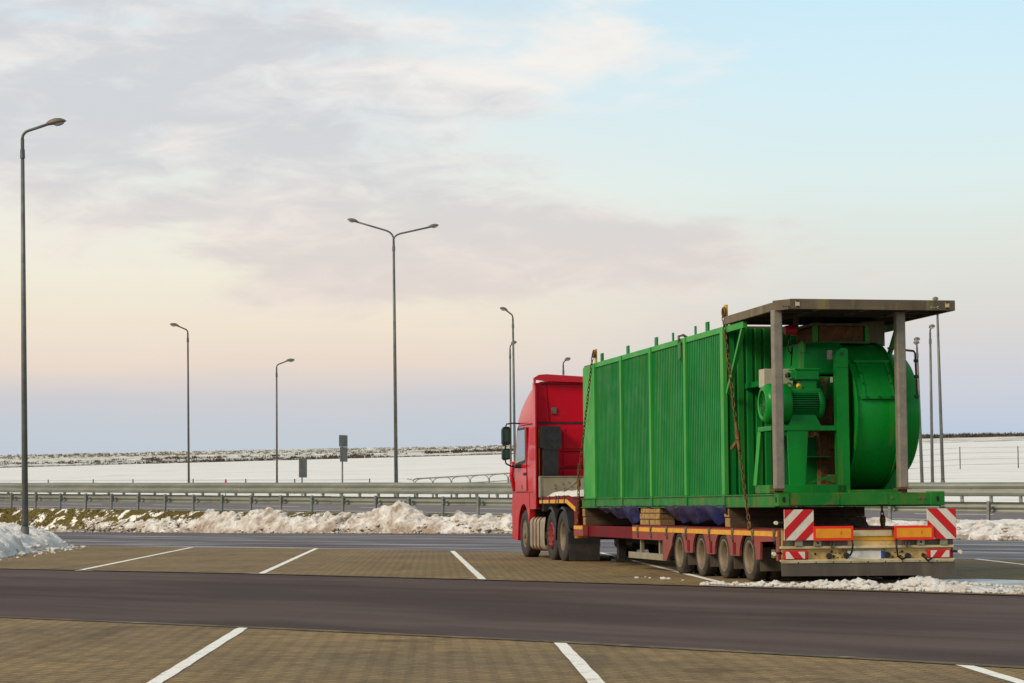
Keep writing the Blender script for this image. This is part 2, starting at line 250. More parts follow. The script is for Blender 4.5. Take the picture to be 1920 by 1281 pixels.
# ------------------------------------------------------------------ mesh helpers
class MB:
    def __init__(s): s.v, s.f, s.sm = [], [], []
    def add(s, vs_, fs, smooth=False):
        o = len(s.v); s.v += [tuple(p) for p in vs_]; s.f += [tuple(i+o for i in f) for f in fs]; s.sm += [smooth]*len(fs); return s
    def box(s, x0, x1, y0, y1, z0, z1):
        x0, x1 = sorted((x0, x1)); y0, y1 = sorted((y0, y1)); z0, z1 = sorted((z0, z1))
        return s.add([(x, y, z) for z in (z0, z1) for y in (y0, y1) for x in (x0, x1)],
                     [(0, 2, 3, 1), (4, 5, 7, 6), (0, 1, 5, 4), (2, 6, 7, 3), (0, 4, 6, 2), (1, 3, 7, 5)])
    def bar(s, p0, p1, wd, ht, up=(0, 0, 1)):
        p0, p1 = Vector(p0), Vector(p1); d = (p1-p0).normalized(); u_ = Vector(up)
        a = d.cross(u_)
        if a.length < 1e-4: a = d.cross(Vector((1, 0, 0)))
        a.normalize(); b = a.cross(d).normalized(); vv = []
        for p in (p0, p1):
            for i, j in ((-1, -1), (1, -1), (1, 1), (-1, 1)): vv.append(p + a*(i*wd/2) + b*(j*ht/2))
        return s.add(vv, [(0, 1, 2, 3), (7, 6, 5, 4), (0, 4, 5, 1), (1, 5, 6, 2), (2, 6, 7, 3), (3, 7, 4, 0)])
    def cyl(s, p0, p1, r0, r1=None, n=16, smooth=True, cap=True):
        r1 = r0 if r1 is None else r1; p0, p1 = Vector(p0), Vector(p1); d = (p1-p0).normalized()
        a = d.orthogonal().normalized(); b = d.cross(a); vv = []
        for p, r in ((p0, r0), (p1, r1)):
            for i in range(n): t = 2*math.pi*i/n; vv.append(p + a*(r*math.cos(t)) + b*(r*math.sin(t)))
        s.add(vv, [(i, (i+1) % n, n+(i+1) % n, n+i) for i in range(n)], smooth)
        if cap: s.add(vv[:n], [tuple(range(n))[::-1]]); s.add(vv[n:], [tuple(range(n))])
        return s
    def tube(s, pts, r, n=8, closed=False, r1=None):
        pts = [Vector(p) for p in pts]; m = len(pts); vv = []; prev = None
        for k, p in enumerate(pts):
            if closed: d = pts[(k+1) % m]-pts[k-1]
            else: d = pts[min(k+1, m-1)]-pts[max(k-1, 0)]
            d.normalize(); a = d.orthogonal() if prev is None else prev - d*prev.dot(d)
            a.normalize(); prev = a; b = d.cross(a); rr = r if r1 is None else r+(r1-r)*k/(m-1)
            for i in range(n): t = 2*math.pi*i/n; vv.append(p + a*(rr*math.cos(t)) + b*(rr*math.sin(t)))
        fs = []
        for k in range(m if closed else m-1):
            q = (k+1) % m
            for i in range(n): fs.append((k*n+i, k*n+(i+1) % n, q*n+(i+1) % n, q*n+i))
        if not closed: fs += [tuple(range(n))[::-1], tuple(range((m-1)*n, m*n))]
        return s.add(vv, fs, True)
    def prism(s, poly, axis, a, b, smooth=False):
        n = len(poly)
        f = {'x': lambda p, t: (t, p[0], p[1]), 'y': lambda p, t: (p[0], t, p[1]), 'z': lambda p, t: (p[0], p[1], t)}[axis]
        vv = [f(p, a) for p in poly] + [f(p, b) for p in poly]
        s.add(vv, [(i, (i+1) % n, n+(i+1) % n, n+i) for i in range(n)], smooth)
        s.add(vv, [tuple(range(n))[::-1], tuple(range(n, 2*n))]); return s
    def lathe(s, prof, o, axis, n=32, close=False):
        o = Vector(o); d = Vector(axis).normalized(); a = d.orthogonal().normalized(); b = d.cross(a); vv = []
        for r, h in prof:
            for i in range(n): t = 2*math.pi*i/n; vv.append(o + d*h + a*(r*math.cos(t)) + b*(r*math.sin(t)))
        m = len(prof); fs = []
        for k in range(m if close else m-1):
            q = (k+1) % m
            for i in range(n): fs.append((k*n+i, k*n+(i+1) % n, q*n+(i+1) % n, q*n+i))
        return s.add(vv, fs, True)
    def sheet(s, rows, smooth=True, wrap=False):
        nr, nc = len(rows), len(rows[0]); vv = [p for r in rows for p in r]; fs = []
        for i in range(nr-1):
            for j in range(nc if wrap else nc-1):
                q = (j+1) % nc; fs.append((i*nc+j, i*nc+q, (i+1)*nc+q, (i+1)*nc+j))
        return s.add(vv, fs, smooth)
    def mesh(s, name, m, off=(0, 0, 0), recalc=True):
        me = bpy.data.meshes.new(name); ox, oy, oz = off
        me.from_pydata([(x-ox, y-oy, z-oz) for x, y, z in s.v], [], s.f)
        me.polygons.foreach_set('use_smooth', s.sm)
        if recalc:
            bm = bmesh.new(); bm.from_mesh(me); bmesh.ops.recalc_face_normals(bm, faces=bm.faces); bm.to_mesh(me); bm.free()
        me.materials.append(MATS[m]); me.update(); return me
OFF = (0, 0, 0)
def put(name, me, parent=None, loc=(0, 0, 0)):
    o = bpy.data.objects.new(name, me); col.objects.link(o); o.location = loc
    if parent is not None: o.parent = parent
    return o
def part(name, mb, m, parent, bevel=0., off=None, recalc=True):
    o = put(name, mb.mesh(name, m, OFF if off is None else off, recalc), parent)
    if bevel:
        bv = o.modifiers.new('bevel', 'BEVEL'); bv.width = bevel; bv.segments = 2; bv.limit_method = 'ANGLE'; bv.angle_limit = R(50)
    return o
def tag(o, label, cat, group=None, kind=None):
    if label: o['label'] = label
    if cat: o['category'] = cat
    if group: o['group'] = group
    if kind: o['kind'] = kind
    return o
def struct(name, mb, m, recalc=True):
    o = part(name, mb, m, None, off=(0, 0, 0), recalc=recalc); o['kind'] = 'structure'; return o
TO = Vector((4.92104, 31.34658, 0)); TU = Vector((-.18936, .98191, 0)); TL = Vector((-.98191, -.18936, 0)); TROT = math.atan2(.98191, -.18936)
def TW(x, y, z=0): return TO + TU*x + TL*y + Vector((0, 0, z))
def thing(name, label, cat, loc, rotz=0., group=None):
    o = bpy.data.objects.new(name, None); col.objects.link(o); o.location = loc; o.rotation_euler = (0, 0, rotz); o.empty_display_size = .3
    return tag(o, label, cat, group)
def truck_thing(name, label, cat, org, group=None):
    global OFF
    OFF = org; return thing(name, label, cat, TW(*org), TROT, group)
def truck_one(name, mb, m, label, cat, org, group=None, bevel=0.):
    o = part(name, mb, m, None, bevel, off=org); o.location = TW(*org); o.rotation_euler = (0, 0, TROT); return tag(o, label, cat, group)

# ================================================================== setting
def clampf(v, a, b): return max(a, min(b, v))
P0 = Vector((0, 93.4)); RE = Vector((.76, -.65)).normalized(); RN = Vector((.65, .76)).normalized()
def zr(x): return .70 - .019*clampf(x, -45, 38)            # verge level along the near guardrail
def zf(x): return 1.36 - .0157*clampf(x, -60, 45)          # level along the far guardrail
def field_z(x, y):
    xx = clampf(x, -130, 130); yr = 108/(1 + .855*x/y)
    if y <= 300: return zf(xx) + (8.1 + .0195*xx - zf(xx))*max(0, (y-yr)/(300-yr))
    if y <= 420: return 8.1 + .0195*xx + (4.4 - .0075*xx)*(y-300)/120
    return 12.5 + .012*xx - (y-420)*.004
def band(pa, pb, z, ext=1):
    m = MB(); m.sheet([[(x, y, z) for x, y in pa], [(x, y, z) for x, y in pb]], False); return m
SB = [(-140, 228), (-70, 158), (-22.3, 111.0), (-11, 99.9), (-.2, 91.7), (7, 80.5), (13.7, 68.9), (15.0, 66.2), (20, 56), (40, 22), (90, -60)]
AF = [(-90, 122), (-40, 73), (-9.7, 42.4), (-4.2, 37.8), (-.45, 34.0), (2.9, 30.4), (6.1, 26.8), (20, 11.5), (60, -30)]
PF = [(-90, 146), (-40, 96), (-13.2, 68.4), (-5.4, 61.4), (-1.4, 56.8), (4, 50.6), (9.95, 43.9), (26, 25), (74, -26)]
AN = [(-80, 95), (-30, 47), (-5.28, 23.2), (-2.27, 20.7), (.16, 18.5), (2.1, 16.5), (3.4, 15.1), (18, -.5), (60, -44)]
base = MB(); base.add([(-700, -300, -.02), (700, -300, -.02), (700, 20, -.02), (40, 22, -.02), (15, 66.2, -.02), (-.2, 91.7, -.02), (-22.3, 111, -.02), (-140, 228, -.02), (-700, 780, -.02)], [tuple(range(9))])
struct('ground', base, 'asphalt')
m = MB(); m.sheet([[(x, y, 0) for x, y in AN], [(x, y, 0) for x, y in AF]], False); struct('lot_road', m, 'asphalt')
m = MB(); m.sheet([[(x, y, 0.004) for x, y in PF], [(x+.3, y+.3, 0.004) for x, y in [(-140, 228), (-70, 158), (-22.3, 111.0), (-5.6, 95.8), (-.2, 91.7), (7, 80.5), (15, 66.2), (40, 22), (90, -60)]]], False); struct('access_road', m, 'wet_asphalt')
far_pav = struct('paved_bays', band(AF, PF, .006), 'pavers')
near_pav = struct('paved_stalls', band([(x-14, y-22) for x, y in AN], AN, .006), 'pavers')
for nm_, P_ in (('edging', AF), ('edging', AN)):
    struct(nm_, band([(x+.06, y+.06) for x, y in P_], [(x-.06, y-.06) for x, y in P_], .012), 'kerb_dark')
def line(pts, wd, parent, z=.010):
    (x0, y0), (x1, y1) = pts; d = Vector((x1-x0, y1-y0)); L_ = d.length; d.normalize(); nn = Vector((-d.y, d.x)); k = max(2, int(L_/.35)); a, b = [], []
    for i in range(k+1):
        p = Vector((x0, y0)) + d*(L_*i/k)
        ja = noise.noise(Vector((p.x*3, p.y*3, 1)))*.012; jb = noise.noise(Vector((p.x*3, p.y*3, 7)))*.012
        q = p + nn*(wd/2+ja); a.append((q.x, q.y, z)); q = p - nn*(wd/2+jb); b.append((q.x, q.y, z))
    mm = MB(); mm.sheet([a, b], False); return part('stall_line', mm, 'paint', parent, off=(0, 0, 0))
for l_ in [((-9.18, 64.2), (-7.86, 40.6)), ((-5.36, 61.2), (-4.26, 37.95)), ((-1.53, 56.3), (-.47, 34.1)), ((2.05, 53.0), (2.99, 31.2)), ((6.3, 47.5), (6.04, 27.3)), ((9.15, 44.5), (9.05, 24.0)), ((12.7, 40.3), (12.6, 20.2)), ((-13.0, 67.0), (-11.6, 45.0))]:
    line(l_, .115, far_pav)
for l_ in [((-2.50, 20.85), (-2.15, 10.5)), ((.37, 18.28), (.72, 8)), ((3.06, 15.4), (3.35, 6)), ((-5.6, 23.4), (-5.2, 13))]:
    line(l_, .10, near_pav)
for (x, y) in [(-.45, 34.12), (-4.22, 37.95), (-7.82, 40.75), (2.95, 30.55)]:
    line(((x-.28, y+.28), (x+.25, y-.25)), .09, far_pav, .011)
# verge, highway and the rising fields beyond
def sb_t(p):      # distance from the rail line back to the snow kerb
    best = -60.
    for (x0, y0), (x1, y1) in zip(SB, SB[1:]):
        a, b = Vector((x0, y0)), Vector((x1, y1)); d = b-a; den = RN.x*(-d.y) - RN.y*(-d.x)
        if abs(den) < 1e-6: continue
        r = a-p; t = (r.x*(-d.y) - r.y*(-d.x))/den; k = (RN.x*r.y - RN.y*r.x)/den
        if -1e-4 <= k <= 1.0001 and t < 6: best = max(best, t)
    return best
S_ = [-190, -150, -120, -90] + [-70+2*i for i in range(62)] + [60, 75, 90, 110]
rows = [[] for _ in range(5)]
for s in S_:
    p = P0 + RE*s; t0 = min(sb_t(p), -1.2); 
    for k, (t, zz) in enumerate(((t0, .13), (t0*.66, .13+(zr(p.x)-.13)*.33), (t0*.3, .13+(zr(p.x)-.13)*.72), (0, zr(p.x)), (1.2, zr(p.x)+.05))):
        q = p + RN*t; bumpy = .06*noise.noise(Vector((q.x*.9, q.y*.9, 0))) if 0 < k < 4 else 0
        rows[k].append((q.x, q.y, zz+bumpy))
m = MB(); m.sheet(rows); struct('verge', m, 'verge')
m = MB(); m.sheet([[(x+RN.x*0, y+RN.y*0, z-.5) for x, y, z in rows[0]], rows[0]], False); struct('kerb', m, 'kerb')
a, b = [], []
for s in S_:
    p = P0 + RE*s; q0 = p + RN*1.2; q1 = p + RN*11.; a.append((q0.x, q0.y, zr(q0.x)+.05)); b.append((q1.x, q1.y, zf(q1.x)-.05))
m = MB(); m.sheet([a, b]); hw = struct('highway', m, 'highway_asphalt')
def hw_pt(s, t):
    p = P0 + RE*s + RN*t; q0 = P0 + RE*s + RN*1.2; q1 = P0 + RE*s + RN*11.; f = (t-1.2)/9.8
    return (p.x, p.y, (zr(q0.x)+.05)*(1-f) + (zf(q1.x)-.05)*f + .012)
for k in range(13):
    s0 = -44 + k*7.5
    m = MB(); m.add([hw_pt(s0, 5.1), hw_pt(s0+3.4, 5.1), hw_pt(s0+3.4, 5.28), hw_pt(s0, 5.28)], [(0, 1, 2, 3)]); part('lane_dash', m, 'paint', hw, off=(0, 0, 0))
for t in (2.0, 9.6):
    m = MB(); m.sheet([[hw_pt(s, t) for s in S_], [hw_pt(s, t+.16) for s in S_]], False); part('edge_line', m, 'paint', hw, off=(0, 0, 0))
KS = [-.9 + 1.5*i/90 for i in range(91)]
def frow(yy): return [(k*yy, yy, field_z(k*yy, yy) + (.25*noise.noise(Vector((k*yy*.02, yy*.02, 3))) if yy > 130 else 0)) for k in KS]
rows = [[], []]
for k in KS:
    y0 = 105.6/(1+.855*k); 
    for j, yy in enumerate((y0, y0*1.03)): rows[j].append((k*yy, yy, zf(clampf(k*yy, -60, 45))-.05 + j*.03))
for f in (.06, .12, .2, .3, .4, .52, .64, .76, .88, 1.):
    rows.append([(k*(y0+(300-y0)*f), y0+(300-y0)*f, field_z(k*(y0+(300-y0)*f), y0+(300-y0)*f)) for k in KS for y0 in (108/(1+.855*k),)])
m = MB(); m.sheet(rows); struct('snowy_field', m, 'snow_field')
m = MB(); m.sheet([frow(y) for y in (300, 310, 325, 345, 365, 385, 405, 420, 440, 600, 1200, 3000)]); struct('hill', m, 'snow_hill')

# brush along the field edge: bare twigs, seen as one mass
def twigs(name, spots, m_name, label, cat, smin=.2, smax=.8, n=14):
    mb = MB()
    for (x, y, h) in spots:
        z = field_z(x, y)
        for _ in range(n):
            bx, by = x+random.gauss(0, h*.7), y+random.gauss(0, h*.6); a = random.uniform(0, 6.28); hh = h*random.uniform(.35, 1.1); ww = h*random.uniform(.08, .22)
            dx, dy = math.cos(a)*ww, math.sin(a)*ww; lx, ly = random.gauss(0, .25)*hh, random.gauss(0, .25)*hh
            mb.add([(bx-dx, by-dy, z-.05), (bx+dx, by+dy, z-.05), (bx+lx+dx*.6, by+ly+dy*.6, z+hh*.7), (bx+lx*1.3, by+ly*1.3, z+hh)], [(0, 1, 2, 3)])
    o = part(name, mb, m_name, None, off=(0, 0, 0), recalc=False); return tag(o, label, cat, kind='stuff')
sp = []
for _ in range(1500):
    k = random.uniform(-.26, .02); y = 306 + abs(random.gauss(0, 26)); x = k*y
    d = noise.noise(Vector((x*.05, y*.06, 0))) + .6*noise.noise(Vector((x*.2, y*.2, 4)))
    if d > .06: sp.append((x, y, random.uniform(.12, .42)))
for _ in range(420):
    k = random.uniform(-.04, .12); y = 338 + random.gauss(0, 5); sp.append((k*y, y, random.uniform(.2, .6)))
for _ in range(1300):
    k = random.uniform(-.26, .05); y = 300.5 + random.uniform(0, 1.6); sp.append((k*y, y, random.uniform(.08, .2)))
twigs('brush', sp, 'brush', 'dark bare brush in a band along the top edge of the snowy field', 'brush')
sp = [(k*y, y, random.uniform(.25, .9)) for _ in range(800) for k in (random.uniform(.14, .26),) for y in (random.uniform(392, 420),)]
twigs('hedgerow', sp, 'brush', 'dark hedge on the skyline at the right behind the snowy field', 'hedge')
sp = [(k*y, y, random.uniform(.12, .3)) for _ in range(1500) for k in (random.uniform(-.26, .02),) for y in (random.uniform(375, 421),)]
twigs('hill_grass', sp, 'grass_blade', 'green grass tufts poking through thin snow on the far hilltop', 'grass', n=10)
# grass on the verge behind the snow bank
mb = MB()
for _ in range(9000):
    s = random.uniform(-46, 26); p = P0 + RE*s; t0 = min(sb_t(p), -1.2); f = random.random(); q = p + RN*(t0*f)
    if noise.noise(Vector((q.x*.5, q.y*.5, 0))) < -.12: continue
    z = .13+(zr(p.x)-.13)*(1-f)**1.0 - .03; h = random.uniform(.05, .16); a = random.uniform(0, 6.28); dx, dy = .05*math.cos(a), .05*math.sin(a)
    mb.add([(q.x-dx, q.y-dy, z), (q.x+dx, q.y+dy, z), (q.x+random.gauss(0, .05), q.y+random.gauss(0, .05), z+h)], [(0, 1, 2)])
tag(part('grass', mb, 'grass_blade', None, off=(0, 0, 0), recalc=False), 'mossy green grass on the bank between snow ridge and guardrail', 'grass', kind='stuff')

# ------------------------------------------------------------------ guardrails
def rail_frame(p0, slope):
    ex = Vector((RE.x, RE.y, slope)).normalized(); ey = Vector((RN.x, RN.y, 0)); ez = ex.cross(ey)
    if ez.z < 0: ez = -ez
    ey = ez.cross(ex); mtx = Matrix((ex, ey, ez)).transposed().to_4x4(); mtx.translation = p0; return mtx
WB = [(-.155, 0), (-.145, -.035), (-.09, -.075), (-.055, -.075), (-.012, -.012), (.012, -.012), (.055, -.075), (.09, -.075), (.145, -.035), (.155, 0)]
def wbeam(L_, y0, zc, sc=1., flip=1, th=.006):
    mb = MB(); f = [(L_x, y0+flip*y*sc, zc+z*sc) for L_x in (0, L_) for z, y in WB]; n = len(WB)
    r0, r1 = f[:n], f[n:]; b0 = [(x, y+th*flip, z) for x, y, z in r0]; b1 = [(x, y+th*flip, z) for x, y, z in r1]
    mb.sheet([r0, r1], True); mb.sheet([b1, b0], True); mb.sheet([[r0[0], r1[0]], [b0[0], b1[0]]], False); mb.sheet([[r0[-1], r1[-1]], [b0[-1], b1[-1]]], False); return mb
gr = bpy.data.objects.new('guardrail', None); col.objects.link(gr); gr.matrix_world = rail_frame(Vector((P0.x, P0.y, zr(0))), -.019*RE.x)
tag(gr, 'galvanised guardrail seen from behind, its posts rising from the snowy verge', 'guardrail')
OFF = (0, 0, 0)
pm = MB(); pm.box(-.05, .05, -.01, .0, -.35, .80); pm.box(-.05, -.043, 0, .09, -.35, .80); pm.box(.043, .05, 0, .09, -.35, .80); pm.box(-.035, .035, .09, .17, .42, .70)
post_me = pm.mesh('post', 'galv')
beam_me = wbeam(4.0, .25, .58, 1.2, -1).mesh('beam', 'galv_far', recalc=False)
low_me = MB().box(0, 3.995, .22, .26, -.14, .05).mesh('lower_rail', 'galv_far')
for i in range(52):
    x = -62 + 2*i + random.uniform(-.02, .02); put('post', post_me, gr, (x, 0, random.uniform(-.02, .01)))
for i in range(26):
    put('beam', beam_me, gr, (-63+4*i, (i % 2)*.008, random.uniform(-.008, .008))); put('lower_rail', low_me, gr, (-63+4*i, 0, 0))
g2 = bpy.data.objects.new('guardrail', None); col.objects.link(g2); g2.matrix_world = rail_frame(Vector((P0.x+RN.x*11.2, P0.y+RN.y*11.2, zf(7.3)-.05)), -.0157*RE.x)
tag(g2, 'taller guardrail across the highway, its ribbed face towards the parking lot', 'guardrail')
pm = MB(); pm.box(-.06, .06, .07, .16, -.3, .80); pm.box(-.045, .045, .0, .07, .50, .58)
pm = MB(); pm.box(-.06, .06, .07, .16, -.3, .70); pm.box(-.045, .045, .02, .07, .30, .50); post2 = pm.mesh('post', 'galv'); beam2 = wbeam(4.0, 0.06, .665, 1.85, 1).mesh('beam', 'galv_far', recalc=False)
bolt_me = MB().cyl((0, -.02, 0), (0, .03, 0), .022, n=8).mesh('bolt', 'steel_dirty')
for i in range(84): put('post', post2, g2, (-56+1.333*i, 0, 0))
for i in range(28):
    put('beam', beam2, g2, (-57+4*i, (i % 2)*.008, random.uniform(-.006, .006)))
    put('bolt', bolt_me, g2, (-57+4*i+.1, .05, .665))

# ------------------------------------------------------------------ street lamps
def lamp_head(mb_case, mb_lens, p, d, L_=.72):
    d = Vector(d).normalized(); side = d.cross(Vector((0, 0, 1))).normalized(); up = side.cross(d)
    rows = []
    for f, w_, h0, h1 in ((0, .03, -.03, .03), (.04, .07, -.045, .05), (.18, .11, -.05, .10), (.45, .155, -.05, .13), (.72, .15, -.045, .11), (.9, .09, -.03, .06), (1., .02, -.01, .01)):
        c = Vector(p) + d*(f*L_); ring = []
        for i in range(12):
            t = 2*math.pi*i/12; s_, c_ = math.sin(t), math.cos(t); ring.append(tuple(c + side*(w_*c_) + up*((h1 if s_ > 0 else -h0)*s_)))
        rows.append(ring)
    mb_case.sheet(rows, True, wrap=True)
    rows = []
    for f, w_, h in ((.38, .02, .05), (.48, .10, .085), (.65, .11, .09), (.8, .08, .07), (.88, .02, .04)):
        c = Vector(p) + d*(f*L_); rows.append([tuple(c + side*(w_*math.cos(t)) - up*(.02+h*max(0, math.sin(t)))) for t in [math.pi*i/6 for i in range(7)]])
    mb_lens.sheet(rows, True)
def street_lamp(label, base, top, heads, r0, r1, m_pole, group, sleeve=True):
    """base, top: world points of the mast; heads: list of (head root, head tip)."""
    global OFF
    base, top = Vector(base), Vector(top); OFF = tuple(base)
    t = thing('street_lamp', label, 'street lamp', base, 0, group)
    ax = (top-base).normalized(); H_ = (top-base).length
    mb = MB(); mb.tube([base - ax*.4, base + ax*(H_*.55), base + ax*H_], r0, 14, r1=r1*1.25); part('mast', mb, m_pole, t)
    if sleeve: part('base_sleeve', MB().cyl(base - ax*.1, base + ax*.5, r0*1.25, r0*1.2, 14), m_pole, t)
    part('joint_collar', MB().cyl(base + ax*(H_-.55), base + ax*(H_-.30), r1*1.75, r1*1.6, 12), m_pole, t)
    for hr, ht in heads:
        hr, ht = Vector(hr), Vector(ht); d = (ht-hr).normalized(); pts = []
        a0 = top; a3 = hr + d*.12; bend = top + Vector((0, 0, max(.10, min(.40, (hr.z-top.z)*.42))))
        dirn = (a3-bend); 
        for i in range(9):
            f = i/8; q = bend + dirn*.22; p_ = a0*(1-f)**2 + bend*(2*f*(1-f)) + q*f**2; pts.append(p_)
        pts += [bend + dirn*.5, a3]
        part('arm', MB().tube(pts, r1, 10), m_pole, t)
        c, l_ = MB(), MB(); lamp_head(c, l_, hr, d, (ht-hr).length); h = part('lamp_head', c, 'lamp_case', t); part('lens', l_, 'lens', h)
    return t
GL = 'street lamps along the highway'
street_lamp('tall grey street lamp on the snowy island at the left edge, arm to the right', (-13.46, 62, .15), (-13.64, 62, 11.45), [((-12.98, 62, 11.86), (-12.42, 62, 11.95))], .092, .04, 'lamp_steel_light', None)
street_lamp('tall street lamp with two arms standing behind the guardrails', (-6.03, 116.0, field_z(-6.03, 116.0)), (-6.13, 116.0, 14.98), [((-7.96, 116.00, 15.94), (-8.55, 116.00, 16.11)), ((-4.35, 116.00, 15.64), (-3.77, 116.00, 15.77))], 0.105, 0.048, 'lamp_steel_light', GL)
street_lamp('single street lamp beyond the highway with its arm pointing left over the field', (-19.93, 138.0, field_z(-19.93, 138.0)), (-20.03, 138.0, 11.93), [((-20.56, 137.87, 12.36), (-21.06, 137.43, 12.46))], 0.072, 0.042, 'lamp_steel', GL)
street_lamp('distant street lamp with arm to the right, just left of the small sign', (-14.30, 136.0, field_z(-14.30, 136.0)), (-14.33, 136.0, 9.62), [((-13.77, 136.13, 10.04), (-13.28, 136.57, 10.13))], 0.065, 0.038, 'lamp_steel', GL)
street_lamp('street lamp rising left of the red cab, arm pointing left', (0.13, 132.0, field_z(0.13, 132.0)), (0.06, 132.0, 12.18), [((-0.27, 131.86, 12.65), (-0.68, 131.37, 12.78))], 0.085, 0.045, 'lamp_steel_light', GL)
street_lamp('thin farther street lamp close left of the lamp by the cab, arm to the right', (-0.12, 134.0, field_z(-0.12, 134.0)), (-0.12, 134.0, 10.52), [((-0.00, 134.18, 10.90), (0.22, 134.79, 10.99))], 0.065, 0.038, 'lamp_steel', GL)
street_lamp('short-looking street lamp showing above the red cab roof', (3.13, 134.0, field_z(3.13, 134.0)), (3.06, 134.0, 9.56), [((3.19, 134.17, 9.85), (3.48, 134.74, 9.98))], 0.065, 0.038, 'lamp_steel', GL)
street_lamp('rightmost street lamp, its head just above the rusty canopy roof', (21.84, 114.0, field_z(21.84, 114.0)), (21.73, 114.0, 11.28), [((21.73, 114.17, 11.53), (21.75, 114.73, 11.61))], 0.095, 0.045, 'lamp_steel_light', GL)
street_lamp('street lamp right of the fan casing, its single round head seen end-on', (20.93, 112.0, field_z(20.93, 112.0)), (20.97, 112.0, 9.66), [((20.97, 111.83, 9.87), (20.98, 111.28, 9.95))], 0.085, 0.042, 'lamp_steel_light', GL)
street_lamp('farthest right street lamp with two short heads, partly behind the fan casing', (20.06, 110.0, field_z(20.06, 110.0)), (19.93, 110.0, 8.82), [((19.88, 109.84, 9.09), (19.83, 109.29, 9.17)), ((19.96, 110.16, 9.01), (20.01, 110.71, 9.06))], 0.09, 0.04, 'lamp_steel_light', GL)
# ------------------------------------------------------------------ signs, markers, railing, fences
def sign_back(label, x, y, panels, ztop):
    global OFF
    z0 = field_z(x, y); OFF = (x, y, z0); t = thing('road_sign', label, 'road sign', OFF, 0, 'road signs seen from behind'); a = R(62); dx, dy = math.cos(a), math.sin(a)
    part('pole', MB().cyl((x, y, z0-.3), (x, y, ztop-.02), .045, n=10), 'galv', t)
    for (za, zb, w_, sh) in panels:
        mb = MB(); c = Vector((x+.06*dy+sh, y-.06*dx, 0)); mb.bar((c.x-dx*w_/2, c.y-dy*w_/2, (za+zb)/2), (c.x+dx*w_/2, c.y+dy*w_/2, (za+zb)/2), .03, zb-za)
        p = part('panel', mb, 'sign_back', t, .004)
        for f in (.25, .75):
            mb = MB(); zz = za+(zb-za)*f; c2 = Vector((x+.025*dy+sh*.6, y-.025*dx, 0)); mb.bar((c2.x-dx*w_*.42, c2.y-dy*w_*.42, zz), (c2.x+dx*w_*.42, c2.y+dy*w_*.42, zz), .03, .05); part('stiffener', mb, 'galv', p)
sign_back('tall road sign seen from behind, two grey panels one above the other on a pole', -8.97, 118, [(4.31, 4.92, .80, 0), (3.52, 4.29, .70, .02)], 4.85)
sign_back('small single-panel road sign seen from behind, low over the guardrail', -11.75, 125, [(2.80, 3.85, .78, 0)], 3.8)
z0 = field_z(-16, 125); OFF = (-16.0, 125, z0)
t = thing('marker_post', 'small red marker post in the snow beyond the left guardrail', 'marker', OFF)
part('stake', MB().cyl((-16.0, 125, z0-.2), (-16.0, 125, z0+.6), .025, n=8), 'lamp_steel', t)
part('red_cap', MB().prism([(-16.07, z0+.52), (-15.93, z0+.52), (-15.94, z0+.90), (-15.98, z0+1.02), (-16.04, z0+.98)], 'y', 124.96, 125.04), 'marker_red', t)
# bridge parapet railing behind the highway
y0, x0 = 117., -5.2; 
OFF = (x0, y0, field_z(x0, y0)); t = thing('bridge_railing', 'pale steel parapet railing with forked posts left of the truck cab', 'railing', OFF)
rp = lambda f, dz: (x0 + f*8, y0 - f*6.5, 2.22 + (.31*f) + dz)
part('top_rail', MB().tube([rp(0, .30), rp(.02, .36), rp(1, .36)], .035, 8), 'galv', t); part('middle_rail', MB().tube([rp(0, .0), rp(1, .0)], .025, 8), 'galv', t)
for k in range(9):
    f = .01 + k*.122; bx, by, bz = rp(f, -.5)
    mb = MB(); mb.tube([(bx, by, field_z(bx, by)-.1), (bx, by, bz+.5), (bx, by, bz+.62)], .05, 8)
    for sg in (-1, 1): mb.tube([(bx, by, bz+.58), (bx+sg*.06, by-sg*.05, bz+.74), (bx+sg*.2, by-sg*.16, bz+.83), (bx+sg*.42, by-sg*.34, bz+.86)], .022, 6)
    part('forked_post', mb, 'galv', t)
def wire_fence(label, pts, h, wires):
    global OFF
    OFF = (pts[0][0], pts[0][1], field_z(*pts[0])); t = thing('wire_fence', label, 'fence', OFF)
    for x, y in pts: z = field_z(x, y); part('fence_post', MB().cyl((x, y, z-.3), (x, y, z+h), .045, .04, 8), 'lamp_steel_light', t)
    for f in wires: part('wire', MB().tube([(x, y, field_z(x, y)+h*f) for x, y in pts], .008, 5), 'lamp_steel', t)
    return t
wire_fence('low wire fence with thin posts in the field above the left guardrail', [(-36, 146), (-29.2, 141), (-26, 139), (-23.2, 137), (-19.1, 134), (-15.6, 131), (-12.5, 128.5), (-8, 125.2)], .85, (.92,))
f_ = wire_fence('wire fence with tall thin posts across the snowy field at the right', [(23.93, 148), (26.2, 152), (32.9, 165), (37.4, 166), (45, 170)], 1.65, (.95, .72, .45, .2))
mb = MB(); za = field_z(23.9, 148)
for a, b in (((23.93, 148, za+1.6), (26.2, 152, za+.3)), ((23.93, 148, za+.3), (26.2, 152, za+1.7))): mb.tube([a, b], .035, 6)
part('cross_brace', mb, 'lamp_steel_light', f_)

